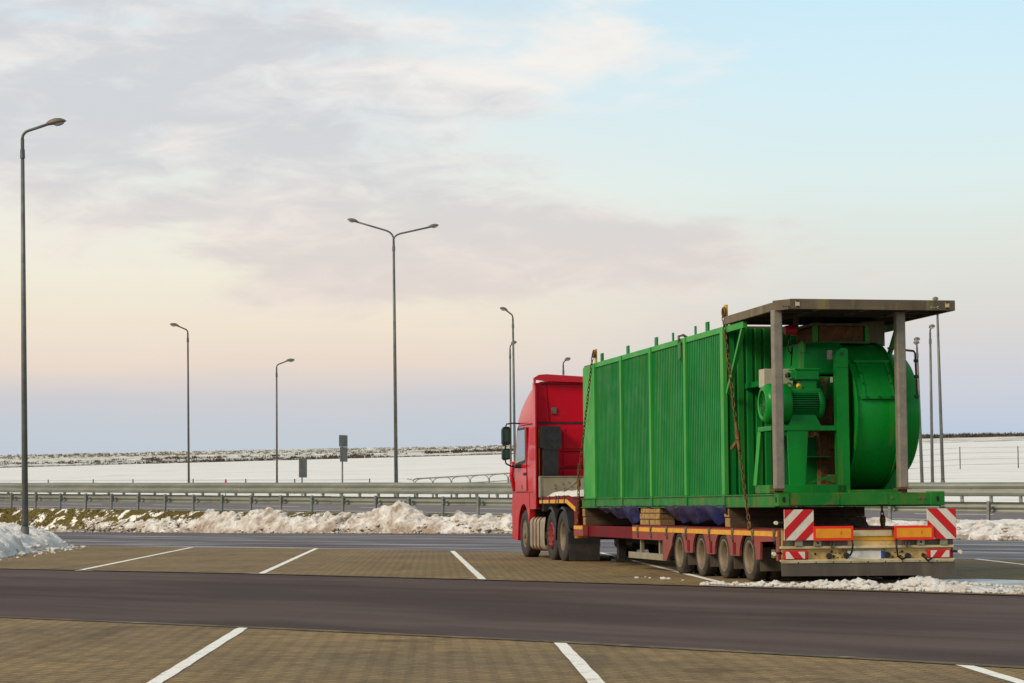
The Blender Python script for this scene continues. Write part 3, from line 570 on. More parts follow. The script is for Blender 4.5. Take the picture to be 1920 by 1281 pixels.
# ------------------------------------------------------------------ snow
def fbm(x, y, z, o=5):
    v, a, f = 0, .5, 1.
    for _ in range(o): v += a*noise.noise(Vector((x*f, y*f, z))); a *= .55; f *= 2.05
    return v
def lumps(x, y, sc, z=0):
    d, _p = noise.voronoi(Vector((x*sc, y*sc, z)), distance_metric='DISTANCE', exponent=2.5); return max(0, .62-d[0])
def ico(mb, c, r, seed):
    g = (1+5**.5)/2; V = [(-1, g, 0), (1, g, 0), (-1, -g, 0), (1, -g, 0), (0, -1, g), (0, 1, g), (0, -1, -g), (0, 1, -g), (g, 0, -1), (g, 0, 1), (-g, 0, -1), (-g, 0, 1)]
    F = [(0, 11, 5), (0, 5, 1), (0, 1, 7), (0, 7, 10), (0, 10, 11), (1, 5, 9), (5, 11, 4), (11, 10, 2), (10, 7, 6), (7, 1, 8), (3, 9, 4), (3, 4, 2), (3, 2, 6), (3, 6, 8), (3, 8, 9), (4, 9, 5), (2, 4, 11), (6, 2, 10), (8, 6, 7), (9, 8, 1)]
    rr = random.Random(seed); vv = []
    for v in V:
        k = r/1.9*rr.uniform(.65, 1.25); vv.append((c[0]+v[0]*k*1.15, c[1]+v[1]*k*1.15, c[2]+v[2]*k*.8))
    mb.add(vv, F, True)
def crumble(x, y, s):
    v, a, f = 0, .55, 1.
    for _ in range(5): v += a*(abs(noise.noise(Vector((x*f, y*f, s))))*2-.5); a *= .58; f *= 2.1
    return v
def snow_ridge(pts, width, height, zbase, res, lump, seed, chunks=0, chunk_r=.12, side=1, crest=.42, M_=30):
    """a ploughed ridge along a polyline; width, height are functions of the run fraction."""
    mb = MB(); P = [Vector(p) for p in pts]; L_ = [0]
    for a, b in zip(P, P[1:]): L_.append(L_[-1] + (b-a).length)
    n = max(4, int(L_[-1]/res)); rows = []; info = []
    def shape(c): return min(1, c/crest)**.55 if c < crest else 1-((c-crest)/(1-crest))**1.6
    for i in range(n+1):
        d = L_[-1]*i/n; k = 0
        while k < len(P)-2 and L_[k+1] < d: k += 1
        f = (d-L_[k])/(L_[k+1]-L_[k]); p = P[k].lerp(P[k+1], f); t = (P[k+1]-P[k]).normalized(); nn = Vector((-t.y, t.x))*side
        fr = i/n; w_ = width(fr); h_ = height(fr); info.append((p, nn, w_, h_)); row = []
        for j in range(M_+1):
            c = j/M_; edge = fbm(p.x*.8*lump[0]+seed, p.y*.8*lump[0], 2)*.30*w_
            q = p + nn*(c*w_ + edge*(1-c)); prof = shape(c)
            nz = fbm(q.x*lump[0]+seed, q.y*lump[0], 0); cr = crumble(q.x*lump[1], q.y*lump[1], seed)
            z = h_*prof*(1 + .9*nz) + prof**.4*lump[2]*cr*min(1, 6*c, 6*(1-c))
            if j in (0, M_): z = -.05
            o = prof*lump[2]*1.1; g = lump[1]*1.6
            q = q + Vector((fbm(q.x*g, q.y*g, 11+seed, 3), fbm(q.x*g, q.y*g, 23+seed, 3)))*o
            row.append((q.x, q.y, zbase(q.x, q.y) + max(-.06, z)))
        rows.append(row)
    mb.sheet(rows)
    rr = random.Random(seed)
    for c in range(chunks):
        p, nn, w_, h_ = info[rr.randrange(len(info))]; f = rr.choice((rr.gauss(-.03, .05), rr.gauss(0, .03), rr.uniform(0, .3))); q = p + nn*(w_*f); r = chunk_r*rr.uniform(.25, 1.0)**1.5
        ico(mb, (q.x, q.y, zbase(q.x, q.y) + h_*(shape(f) if f > 0 else 0)*.9 + r*.2), r, seed*1000+c)
    return mb
def snow_obj(name, mb, m, label):
    o = part(name, mb, m, None, off=(0, 0, 0)); return tag(o, label, 'snow', kind='stuff')
def interp(tab):
    def f(x):
        for (a, va), (b, vb) in zip(tab, tab[1:]):
            if x <= b: t = clampf((x-a)/(b-a), 0, 1); t = t*t*(3-2*t); return va+(vb-va)*t
        return tab[-1][1]
    return f
bank = snow_ridge([(-36, 124.4), (-22.3, 110.8), (-11, 99.7), (-.2, 91.5), (7, 80.3), (11, 73.3)], interp([(0, 2.2), (1, 2.4)]),
                  interp([(0, .55), (.18, .62), (.36, .62), (.405, .62), (.43, .98), (.50, .88), (.545, .80), (.575, .98), (.61, .95), (.645, .78), (.72, .5), (.79, .62), (1, .55)]), lambda x, y: 0., .085, (.5, 1.6, .30), 3, 1500, .10, M_=38)
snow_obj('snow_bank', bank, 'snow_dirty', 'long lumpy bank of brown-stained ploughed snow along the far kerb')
bank = snow_ridge([(8.6, 77.6), (13.7, 68.7), (15.0, 66.0), (20, 55.8)], interp([(0, 2.6), (1, 2.4)]), interp([(0, .48), (1, .48)]), lambda x, y: 0., .08, (.6, 1.4, .28), 9, 400, .10)
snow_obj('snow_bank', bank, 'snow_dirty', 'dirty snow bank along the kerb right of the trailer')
vs_ = snow_ridge([(8, 82.5), (12, 77), (16.5, 70.5), (24, 60)], interp([(0, 3.0), (1, 3.0)]), interp([(0, .16), (1, .2)]), lambda x, y: .36, .22, (.5, 1.2, .12), 5)
snow_obj('verge_snow', vs_, 'snow_clean', 'clean white snow lying behind the right snow bank')
# island with kerb, and the pile on it
isl = [(-12.0, 52.9), (-12.55, 57.5), (-13.0, 62), (-13.25, 66.0), (-13.6, 67.6), (-14.6, 69), (-30, 84), (-45, 80), (-30, 47), (-14, 46), (-12.2, 50)]
isl_o = struct('island', MB().prism(isl, 'z', -.02, .13), 'kerb')
def pile_h(x, y):
    e = 9.
    for (x0, y0), (x1, y1) in zip(isl, isl[1:]+isl[:1]):
        a, b, p = Vector((x0, y0)), Vector((x1, y1)), Vector((x, y)); d = b-a; t = clampf((p-a).dot(d)/d.length_squared, 0, 1); e = min(e, (p-a-d*t).length)
    return e
def inside(x, y):
    c = False
    for (x0, y0), (x1, y1) in zip(isl, isl[1:]+isl[:1]):
        if (y0 > y) != (y1 > y) and x < (x1-x0)*(y-y0)/(y1-y0)+x0: c = not c
    return c
rows = []
for i in range(230):
    y = 46 + i*.108; row = []
    for j in range(120):
        x = -18.5 + j*.058; e = pile_h(x, y)*(1 if inside(x, y) else -1) + .06 + .55*fbm(x*.9, y*.9, 8)
        if e < 0: row.append((x, y, -.06)); continue
        hmax = .52 + .25*fbm(x*.5, y*.5, 3); z = .10 + hmax*(1-math.exp(-e/.45)) + min(1, e/.25)*.20*crumble(x*2.2, y*2.2, 5)
        row.append((x + .10*fbm(x*4, y*4, 9, 3), y + .10*fbm(x*4, y*4, 19, 3), z))
    rows.append(row)
mb = MB(); mb.sheet(rows)
for c in range(220):
    t = random.random(); y = 49 + 18.5*t; x = -12.05 - (y-52.9)*.085 + abs(random.gauss(.0, .35)); r = random.uniform(.1, 1)**5*.08 + .010; ico(mb, (x, y, r*.3 if x > -12-(y-52.9)*.085 else .15), r, c)
snow_obj('snow_pile', mb, 'snow_clean', 'white snow pile on the kerbed island at the left edge')
mb = snow_ridge([(2.72, 31.45), (3.3, 30.55), (4.1, 29.65), (5.0, 28.6), (6.3, 27.15), (7.6, 25.7)], interp([(0, .16), (.15, .38), (.5, .55), (.7, .42), (1, .38)]),
                interp([(0, .02), (.12, .04), (.22, .055), (.36, .12), (.42, .07), (.50, .14), (.56, .08), (.62, .045), (.8, .06), (.87, .085), (1, .035)]), lambda x, y: .006, .016, (2.2, 6.5, .065), 21, 420, .045, crest=.5, M_=34)
for x, y, r in ((1.88, 34.3, .06), (2.02, 34.55, .03), (2.07, 34.1, .04), (2.25, 33.7, .09), (2.32, 33.66, .07), (2.48, 33.0, .04), (2.63, 31.15, .09), (2.68, 31.08, .06)): ico(mb, (x, y, .010), r*.62, int(x*991))
for c in range(60): 
    t = random.random(); ico(mb, (5.9+1.2*t+random.gauss(0, .05), 31.6-4.2*t+random.gauss(0, .08), .012), random.uniform(.02, .06), c+77)
snow_obj('snow_ridge', mb, 'snow_clean', 'low crumbly ridge of snow on the ground behind the trailer')
m = MB(); ring = []
for i in range(30):
    t = 2*math.pi*i/30; rr_ = 1 + .25*noise.noise(Vector((math.cos(t)*1.5, math.sin(t)*1.5, 2))); ring.append((7.2 + 1.5*rr_*math.cos(t)*.8 - .5*math.sin(t), 29.9 + 2.6*rr_*math.sin(t), .009))
m.add(ring, [tuple(range(30))]); o = struct('ice_sheet', m, 'ice')

# ================================================================== wheels
def tyre_mesh(r, rim, w_, name='tyre'):
    h = w_/2; prof = [(rim, -h*.82), (rim+.02, -h*.95), (rim+(r-rim)*.35, -h*1.0), (r-.05, -h*.97), (r-.012, -h*.84), (r, -h*.7), (r, h*.7), (r-.012, h*.84), (r-.05, h*.97), (rim+(r-rim)*.35, h), (rim+.02, h*.95), (rim, h*.82)]
    mb = MB(); mb.lathe(prof, (0, 0, 0), (0, 1, 0), 44, close=True); return mb.mesh(name, 'tyre')
def wheel(parent, x, y, z, tm, rm, hm=None, extra=None, side=1):
    o = put('wheel', rm, parent, (x-OFF[0], y-OFF[1], z-OFF[2]))
    if side < 0: o.rotation_euler = (0, 0, math.pi)
    put('tyre', tm, o)
    if hm: put('hub', hm, o)
    if extra: put('tyre', tm, o, (0, extra, 0))
    return o
def rim_mesh(rim, w_, dish, m, holes=10):
    """outer face towards +Y; dish is how deep the disc sits behind the rim edge."""
    h = w_*.41; mb = MB()
    mb.lathe([(rim+.012, h), (rim+.018, h+.012), (rim-.005, h+.014), (rim-.03, h-.02), (rim-.05, h-dish*.8), (rim*.72, h-dish), (rim*.52, h-dish*.75), (rim*.5, h-dish*.7), (.001, h-dish*.7)], (0, 0, 0), (0, 1, 0), 40)
    mb.lathe([(rim+.012, -h), (rim, h)], (0, 0, 0), (0, 1, 0), 40)
    return mb.mesh('wheel', m)
def hub_mesh(r, y0, y1, m, bolts=10, br=None):
    mb = MB(); mb.lathe([(r, y0), (r, y1-.02), (r*.85, y1), (.001, y1)], (0, 0, 0), (0, 1, 0), 24)
    for i in range(bolts):
        t = 2*math.pi*i/bolts; q = br or r*1.35; mb.cyl((q*math.cos(t), y0, q*math.sin(t)), (q*math.cos(t), y0+.05, q*math.sin(t)), .016, n=6, smooth=False)
    return mb.mesh('hub', m)

# ================================================================== low-bed trailer
T = truck_thing('lowbed_trailer', 'faded red four-axle low-loader trailer with beige rear panel, carrying the green machine', 'trailer', (0, 0, 0))
tw = .345
t_tyre = tyre_mesh(tw, .235, .215); t_rim = rim_mesh(.232, .215, .165, 'rim_dusty'); t_hub = hub_mesh(.085, -.08, .03, 'rim_dusty', 8, .135)
AX = (1.49, 2.80, 4.05, 5.34)
for ax in AX:
    for s in (1, -1): wheel(T, ax, s*1.15, tw, t_tyre, t_rim, t_hub, -.255, s)
    part('axle', MB().cyl((ax, -1.05, tw), (ax, 1.05, tw), .065, n=12).box(ax-.1, ax+.1, -.5, -.38, tw, .62).box(ax-.1, ax+.1, .38, .5, tw, .62), 'underbody', T)
    for s in (1, -1):
        mb = MB(); arc = [(ax+.395*math.cos(R(a)), tw+.02+.395*math.sin(R(a))) for a in range(20, 161, 10)]
        mb.sheet([[(x, s*.78, z) for x, z in arc], [(x, s*1.24, z) for x, z in arc]]); part('mudguard', mb, 'black_plastic', T, recalc=False)
        part('mud_flap', MB().box(ax-.475, ax-.465, s*.80, s*1.23, .16, .50), 'rubber_flap', T)
deck = MB(); deck.box(.02, 8.38, -1.24, 1.24, .70, .752); part('deck', deck, 'deep_red', T, .005)
for i in range(7): part('deck_plank', MB().box(.05, 8.36, -1.20+i*.345, -1.20+i*.345+.335, .752, .768), 'timber_dark', T, .004)
part('main_beam', MB().box(.1, 12.7, .38, .50, .40, .70), 'underbody', T); part('main_beam', MB().box(.1, 12.7, -.50, -.38, .40, .70), 'underbody', T)
part('belly_plate', MB().box(8.5, 12.9, -.9, .9, .50, .56), 'underbody', T)
def skirt(s):
    pts = [(.0, .76), (8.38, .76), (8.38, .53), (6.30, .53), (6.30, .20), (6.06, .20), (6.06, .36)]
    pts = [(.0, .765), (8.38, .765), (8.38, .53), (6.30, .53), (6.30, .20), (6.08, .20)]
    for k, ax in enumerate(reversed(AX)):
        pts += [(ax+.41*math.cos(R(a)), tw-.01+.41*math.sin(R(a))*.92) for a in range(18, 163, 12)]
        nx = ax-.41
        if k < 3: pts += [(nx-.03, .36), (nx-.42 if k < 3 else nx-.25, .36)] if False else [(nx+.0, .36), (AX[::-1][k+1]+.41, .36)]
        else: pts += [(nx, .33), (nx-.20, .33), (nx-.22, .58), (.12, .60), (.05, .34), (.0, .34)]
    mb = MB(); y0, y1 = (1.24, 1.275) if s > 0 else (-1.275, -1.24); mb.prism(pts, 'y', y0, y1); return mb
for s in (1, -1):
    sk = part('side_skirt', skirt(s), 'trailer_red', T)
    yb = s*1.276
    part('yellow_strip', MB().box(.05, 8.36, yb, yb+s*.004, .665, .735), 'yellow_tape', sk)
    part('edge_lip', MB().box(0, 8.38, s*1.245, s*1.285, .765, .775), 'deep_red', sk)
    for ax in AX[1:]:
        part('skirt_pocket', MB().box(ax-.72, ax-.60, yb-.002*s, yb+s*.01, .38, .56), 'deep_red', sk, .004)
    for x in (.16, 1.18, 2.20, 3.45, 4.80, 6.00, 7.05, 7.95):
        mb = MB(); mb.box(x-.05, x+.05, yb, yb+s*.022, .70, .762); mb.box(x-.022, x+.022, yb, yb+s*.03, .60, .72); part('lashing_bracket', mb, 'steel_dirty', T, .003)
        part('lashing_hole', MB().cyl((x, yb+s*.0, .575), (x, yb+s*.012, .575), .022, n=10).cyl((x, yb, .625), (x, yb+s*.034, .625), .014, n=8), 'underbody', T)
    # side guard
    part('side_guard', MB().box(6.10, 8.84, s*1.20, s*1.235, .19, .30), 'aluminium', T, .006)
    for x in (8.10, 6.82): part('guard_post', MB().box(x-.035, x+.035, s*1.14, s*1.20, .20, .54), 'aluminium', T, .004)
    part('bed_side_beam', MB().box(8.38, 12.42, s*1.10, s*1.17, .525, .735), 'deep_red', T, .006)
    # gooseneck side: level top, sloping shoulder, post down to the bed
    red = [(16.45, 1.30), (13.72, 1.32), (12.74, 1.21), (12.74, .54), (13.08, .54), (13.08, 1.00), (13.80, 1.165), (16.45, 1.165)]
    ya, yb2 = s*1.235, s*1.275; g = part('gooseneck_side', MB().prism(red, 'y', min(ya, yb2), max(ya, yb2)), 'deep_red', T, .006)
    yel = [(16.44, 1.235), (13.74, 1.245), (12.95, 1.09), (12.95, 1.0), (13.78, 1.168), (16.44, 1.168)]
    yy = s*1.277; part('yellow_strip', MB().prism(yel, 'y', min(yy, yy+s*.004), max(yy, yy+s*.004)), 'yellow_tape', g)
    part('bed_end_plate', MB().box(12.30, 13.10, s*1.176, s*1.282, .53, .735), 'trailer_red', T, .008)
    part('yellow_patch', MB().box(12.32, 13.08, s*1.282, s*1.286, .66, .725), 'yellow_tape', T)
    part('reflector_board', MB().box(13.14, 13.16, s*1.0, s*1.25, .48, .80), 'yellow_tape', T)
    for x in (16.1, 15.4, 14.75, 14.5, 13.95): part('tie_strap', MB().box(x-.035, x+.035, s*1.279, s*1.29, 1.15, 1.325), 'black_plastic', T)
part('gooseneck_deck', MB().box(12.8, 16.45, -1.235, 1.235, 1.18, 1.295), 'deep_red', T, .006)
part('neck_wall', MB().box(12.76, 12.86, -1.235, 1.235, .56, 1.2), 'deep_red', T)
bk = part('bulkhead', MB().box(16.36, 16.44, -1.28, 1.28, 1.30, 1.725), 'aluminium', T, .01)
part('bulkhead_rim', MB().box(16.34, 16.46, -1.285, 1.285, 1.725, 1.74).box(16.34, 16.46, 1.255, 1.29, 1.30, 1.725), 'aluminium', bk)
for y, z in ((.95, 1.55), (.95, 1.48), (.78, 1.57), (.65, 1.60), (.60, 1.52), (.75, 1.48)): part('rivet', MB().cyl((16.36, y, z), (16.345, y, z), .018, n=8), 'steel_dirty', bk)
part('kingpin_plate', MB().box(13.6, 15.9, -.55, .55, 1.06, 1.18), 'underbody', T)
for s in (1, -1):
    part('landing_leg', MB().box(10.85, 10.99, s*.86-.07, s*.86+.07, .12, .52).box(10.72, 11.12, s*.86-.15, s*.86+.15, .06, .12), 'underbody', T)
part('air_tank', MB().cyl((9.2, .2, .36), (9.2, -.8, .36), .15, n=18), 'underbody', T); part('spare_carrier', MB().cyl((7.4, -.4, .28), (7.4, -.4, .46), .36, n=24), 'tyre', T)
part('toolbox', MB().box(6.7, 8.2, -.75, .75, .24, .48), 'underbody', T)
# ---- rear end
rp_ = part('rear_panel', MB().box(0, .05, -1.27, 1.265, .33, .755), 'beige', T, .006)
part('upper_shelf', MB().box(-.045, 0, -1.27, 1.265, .495, .53), 'beige_light', rp_, .004)
part('lower_lip', MB().box(-.05, 0, -1.275, 1.265, .315, .345), 'beige_light', rp_, .003)
part('top_plate', MB().box(-.02, .0, -.37, .23, .66, .745), 'beige_light', rp_, .003); part('rust_band', MB().box(-.008, 0, -.40, .26, .60, .66), 'yellow_tape', rp_)
part('deck_edge', MB().box(-.03, .06, -.9, 1.0, .757, .775), 'deep_red', rp_)
for s in (1, -1):
    y0, y1 = (.28, 1.22) if s > 0 else (-1.26, -.42)
    part('slot_frame', MB().box(-.012, -.002, y0, y1, .532, .61), 'steel_dirty', rp_)
    for y in ((1.0, .73) if s > 0 else (-.78, -1.12)): part('slot_block', MB().box(-.06, -.012, y-.055, y+.055, .53, .61), 'aluminium', rp_, .006); 
    for y in ((.73,) if s > 0 else (-.78,)): part('block_hole', MB().cyl((-.0605, y, .575), (-.064, y, .575), .016, n=10), 'underbody', rp_)
    yh = .52 if s > 0 else -.58; part('shackle', MB().tube([(-.06, yh+.025*math.cos(t), .555+.05*math.sin(t)) for t in [2*math.pi*i/14 for i in range(14)]], .009, 6, closed=True), 'steel_dirty', rp_)
    # couplings and holes
    for (y, z, r, d) in (((.55, .39, .045, .05), (.30, .395, .045, .045), (.51, .45, .02, .012), (.75, .42, .018, .012), (.48, .39, .016, .02)) if s > 0 else ((-.30, .40, .045, .045), (-.60, .38, .045, .05), (-.52, .44, .02, .012), (-.83, .39, .03, .03), (-.49, .385, .015, .02))):
        part('coupling', MB().cyl((-.001, y, z), (-d, y, z), r, r*.8, 14), 'black_plastic', T)
    for k in range(5):
        y = (.36+.03*k if s > 0 else -.38-.035*k); z = .37+.03*((k*2) % 4); part('bolt_hole', MB().cyl((-.001, y, z), (-.004, y, z), .010, n=8), 'underbody', rp_)
    # striped board, orange reflector board, tail light
    bw = .425; yc = 1.0 if s > 0 else -1.085; zc = .825
    bd = part('striped_board', MB().box(-.075, -.055, yc-bw/2, yc+bw/2, zc-bw/2, zc+bw/2), 'white_refl', T, .003)
    def clip(a, b):     # diagonal stripe between offsets a and b of (u + v), clipped to the board
        h = bw/2; sq = [(-h, -h), (h, -h), (h, h), (-h, h)]
        def cut(P, sgn, off):
            out = []
            for i in range(len(P)):
                p, q = P[i], P[(i+1) % len(P)]; dp, dq = sgn*(p[0]+p[1]-off), sgn*(q[0]+q[1]-off)
                if dp >= 0: out.append(p)
                if dp*dq < 0: t_ = dp/(dp-dq); out.append((p[0]+(q[0]-p[0])*t_, p[1]+(q[1]-p[1])*t_))
            return out
        return cut(cut(sq, 1, a), -1, b)
    for a, b in ((-.46, -.30), (-.145, .0), (.145, .29)) if False else ((-.5, -.29), (-.15, .005), (.15, .30)):
        P = clip(a, b)
        P = [((yc - s*u), zc + (-v)) for u, v in P] if True else P
        if len(P) > 2: part('stripe', MB().prism(P, 'x', -.0775, -.0745), 'red_refl', bd)
    part('board_bracket', MB().box(-.055, -.0, yc-.03, yc+.03, .60, .70), 'steel_dirty', bd)
    ya, yb_ = (.22, .80) if s > 0 else (-.96, -.38)
    ob = part('reflector_board', MB().box(-.092, -.078, ya, yb_, .605, .805), 'orange_red', T, .002); part('orange_field', MB().box(-.095, -.0915, ya+.035, yb_-.035, .64, .77), 'orange', ob)
    ym = ya+.18; part('approval_mark', MB().box(-.0965, -.0945, ym-.012, ym+.012, .69, .694).box(-.0965, -.0945, ym-.003, ym+.003, .694, .72).box(-.0965, -.0945, ym-.012, ym+.012, .72, .724), 'steel_dirty', ob)
    ya, yb_ = (.865, 1.225) if s > 0 else (-1.225, -.875)
    tl = part('tail_light', MB().box(-.06, -.0, ya, yb_, .345, .47), 'red_refl', T, .018)
    for k, (u0, u1, u2, u3) in enumerate(((.035, .10, .16, .055), (.50, .585, .60, .60))) if False else enumerate(((.02, .05, .19, .02), (.44, .58, .60, .60))):
        L_ = .36; o_ = yb_ if s > 0 else ya; f = lambda q: o_ - s*(q*.55+.02)
        if k == 0: P = [(f(.02), .455), (f(.10), .455), (f(.24), .358), (f(.02), .358)]
        else: P = [(f(.34), .455), (f(.52), .455), (f(.52), .358), (f(.48), .358)]
        part('white_stripe', MB().prism(P, 'x', -.0625, -.0595), 'white_refl', tl)
    part('marker_lamp', MB().cyl((-.02, s*1.36, .43), (-.06, s*1.36, .43), .028, n=14), 'lamp_amber', T); part('lamp_stalk', MB().tube([(.0, s*1.24, .44), (-.01, s*1.30, .44), (-.01, s*1.36, .43)], .016, 8), 'black_plastic', T)
    part('marker_lamp', MB().cyl((-.04, s*1.33-.0, .855), (-.08, s*1.33, .855), .026, n=14), 'lamp_amber', T); part('lamp_stalk', MB().tube([(-.05, s*1.22, .86), (-.05, s*1.33, .855)], .014, 8), 'black_plastic', T)
    part('corner_post', MB().box(.05, .14, s*1.20, s*1.272, .33, .70), 'trailer_red', T, .004)
pl = part('number_plate', MB().box(-.012, -.002, -.25, .285, .343, .462), 'plate_white', T, .004); part('blue_band', MB().box(-.0145, -.0115, -.25, -.205, .347, .458), 'plate_blue', pl); 
part('plate_frame', MB().box(-.010, -.001, -.265, .30, .335, .343).box(-.010, -.001, -.265, .30, .462, .470).box(-.010, -.001, .285, .30, .343, .462).box(-.010, -.001, -.265, -.25, .343, .462), 'steel_dirty', pl)
part('rubber_flap', MB().prism([(1.255, .315), (-1.275, .315), (-1.30, .105), (1.245, .12)], 'x', -.035, -.02), 'rubber_flap', T)
for i in range(10): part('flap_clamp', MB().box(-.045, -.035, 1.25-i*.253, 1.25-i*.253-.235, .298, .32), 'beige_light', T)
for pts in ([(-.09, .245, .61), (-.10, .235, .55), (-.09, .245, .45), (-.05, .26, .40)], [(-.09, -.405, .62), (-.11, -.40, .50), (-.10, -.42, .38), (-.05, -.50, .335), (-.03, -.58, .36)], [(-.04, -.84, .40), (-.07, -.82, .36), (-.06, -.88, .31), (-.05, -.95, .36)]):
    part('rear_cable', MB().tube(pts, .014, 8), 'cable_black', T)
part('left_bracket', MB().box(.25, .40, 1.18, 1.26, .36, .48), 'steel_dirty', T, .01)

# ================================================================== red tractor unit
C_ = truck_thing('tractor_unit', 'red high-roof tractor unit with black snorkel, parked nose away', 'truck', (16, 0, 0))
f_tyre = tyre_mesh(.515, .29, .31); f_tyre.materials[0] = MATS['tyre_dark']; f_rim = rim_mesh(.285, .30, -.02, 'rim_dusty'); f_hub = hub_mesh(.11, .06, .17, 'rim_dusty', 10, .20)
m_rim = rim_mesh(.285, .30, .02, 'tyre_dark'); m_hub = hub_mesh(.155, .05, .20, 'rim_red', 12, .245)
d_rim = rim_mesh(.285, .29, .15, 'rim_dusty'); d_hub = hub_mesh(.12, -.06, .04, 'rim_dusty', 10, .19)
m_hub2 = MB(); m_hub2.lathe([(.275, .10), (.275, .15), (.25, .165), (.20, .16), (.14, .12), (.001, .12)], (0, 0, 0), (0, 1, 0), 28)
for i in range(12): t_ = 2*math.pi*i/12; m_hub2.cyl((.235*math.cos(t_), .15, .235*math.sin(t_)), (.235*math.cos(t_), .19, .235*math.sin(t_)), .016, n=6, smooth=False)
m_hub2 = m_hub2.mesh('hub', 'rim_red')
for s in (1, -1):
    wheel(C_, 18.31, s*1.08, .515, f_tyre, f_rim, f_hub, None, s)
    wheel(C_, 15.47, s*1.08, .505, f_tyre, m_rim, m_hub2, None, s)
    wheel(C_, 14.32, s*1.10, .505, f_tyre, d_rim, d_hub, -.33, s)
    for ax, a0, a1 in ((15.47, -20, 175), (14.32, -8, 165)):
        arc = [(ax+(.60 if ax < 15 else .585)*math.cos(R(a)), .50+.60*math.sin(R(a))) for a in range(a0, a1+1, 9)]; mb = MB()
        mb.sheet([[(x, s*.62, z) for x, z in arc], [(x, s*1.24, z) for x, z in arc]]); mb.sheet([[(x, s*1.24, z) for x, z in arc], [(x*.93+ax*.07, s*1.265, z*.93+.035) for x, z in arc]])
        part('mudguard', mb, 'black_plastic', C_, recalc=False)
    part('mud_flap', MB().box(13.66, 13.68, s*.62, s*1.27, .30, .60), 'black_plastic', C_); part('mud_flap', MB().box(13.62, 13.64, s*.64, s*1.26, .03, .36), 'tyre_dark', C_)
    part('front_mud_flap', MB().box(17.72, 17.74, s*.92, s*1.2, .28, .95), 'black_plastic', C_)
    # fuel tank with straps
    prof = []
    for (cy, cz, a0) in ((1.12, .76, 0), (.74, .76, 90), (.74, .30, 180), (1.12, .30, 270)): prof += [(s*(cy+.12*math.cos(R(a0+a))), cz+.12*math.sin(R(a0+a))) for a in range(0, 91, 15)]
    tk = part('fuel_tank', MB().prism(prof, 'x', 16.05, 17.66, smooth=True), 'aluminium', C_, .02)
    for x in (16.62, 16.98, 17.32):
        c0 = (s*.93, .53); big = [(c0[0]+(y-c0[0])*1.03, c0[1]+(z-c0[1])*1.03) for y, z in prof]; part('tank_strap', MB().prism(big, 'x', x-.025, x+.025, smooth=True), 'deep_red', tk)
    part('chassis_rail', MB().box(13.3, 19.2, s*.38, s*.48, .74, 1.02), 'underbody', C_)
for ax in (18.31, 15.47, 14.32): part('axle', MB().cyl((ax, -1., .51), (ax, 1., .51), .08, n=12), 'underbody', C_)
part('fifth_wheel', MB().box(14.3, 15.3, -.45, .45, 1.0, 1.055), 'underbody', C_); part('gearbox', MB().box(16.3, 18.9, -.40, .40, .45, 1.1), 'underbody', C_)
# cab shell: stacked rounded outlines
def outline(z, xr, xf, hw_, rf, rr_=.06, n=8):
    pts = []
    for (cx, cy, r, a0) in ((xf-rf, hw_-rf*.85, rf, 0), (xr+rr_, hw_-rr_, rr_, 90), (xr+rr_, -hw_+rr_, rr_, 180), (xf-rf, -hw_+rf*.85, rf, 270)):
        for i in range(n+1):
            a = R(a0 + 90*i/n); pts.append((cx+r*math.cos(a), cy+r*(.85 if r == rf else 1)*math.sin(a), z))
    return pts
body = [outline(1.42, 17.06, 19.56, 1.235, .30), outline(1.9, 17.06, 19.60, 1.245, .32), outline(2.08, 17.06, 19.58, 1.245, .33), outline(2.5, 17.06, 19.42, 1.23, .34), outline(2.88, 17.06, 19.22, 1.215, .36)]
mb = MB(); mb.sheet(body, True, wrap=True); mb.add(body[0], [tuple(range(len(body[0])))]); mb.add(body[-1], [tuple(range(len(body[-1])))])
cab = part('cab_body', mb, 'cab_red', C_)
roof = [outline(2.885, 17.02, 19.30, 1.25, .50), outline(3.0, 17.02, 19.30, 1.25, .52), outline(3.2, 17.02, 19.16, 1.235, .62), outline(3.42, 17.02, 18.90, 1.21, .78), outline(3.58, 17.02, 18.62, 1.20, 1.0), outline(3.70, 17.02, 18.25, 1.17, 1.0), outline(3.77, 17.02, 17.8, 1.12, .7)]
mb = MB(); mb.sheet(roof, True, wrap=True); mb.add(roof[0], [tuple(range(len(roof[0])))]); mb.add(roof[-1], [tuple(range(len(roof[-1])))])
rf = part('roof', mb, 'cab_red', C_)
part('sun_visor', MB().prism([(19.25, 2.98), (19.62, 2.86), (19.62, 2.82), (19.25, 2.90)], 'y', -1.12, 1.12), 'black_plastic', rf)
# rear face of the roof, air deflector hoop, seam
part('roof_back', MB().box(16.985, 17.03, -1.24, 1.24, 2.90, 3.74), 'cab_back', rf, .01)
part('deflector_hoop', MB().prism([(1.285, 3.70), (1.285, 3.84), (1.18, 3.905), (1.02, 3.92), (0, 3.86), (-1.02, 3.92), (-1.285, 3.84), (-1.285, 3.70), (-1.25, 3.70), (-1.24, 3.80), (-1.0, 3.77), (0, 3.74), (1.0, 3.77), (1.24, 3.80), (1.25, 3.70)], 'x', 16.88, 16.98), 'cab_red', rf, .012); part('hoop_brace', MB().box(16.95, 17.6, .88, .93, 3.74, 3.86).box(16.95, 17.6, -.93, -.88, 3.74, 3.86), 'cab_red', rf)
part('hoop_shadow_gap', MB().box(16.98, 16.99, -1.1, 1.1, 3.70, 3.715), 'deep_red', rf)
part('roof_seam', MB().bar((16.98, 1.00, 3.74), (16.98, .93, 2.90), .008, .012, (1, 0, 0)), 'deep_red', rf)
part('cab_seam', MB().box(16.99, 17.05, -1.245, 1.245, 2.865, 2.90), 'black_plastic', C_)
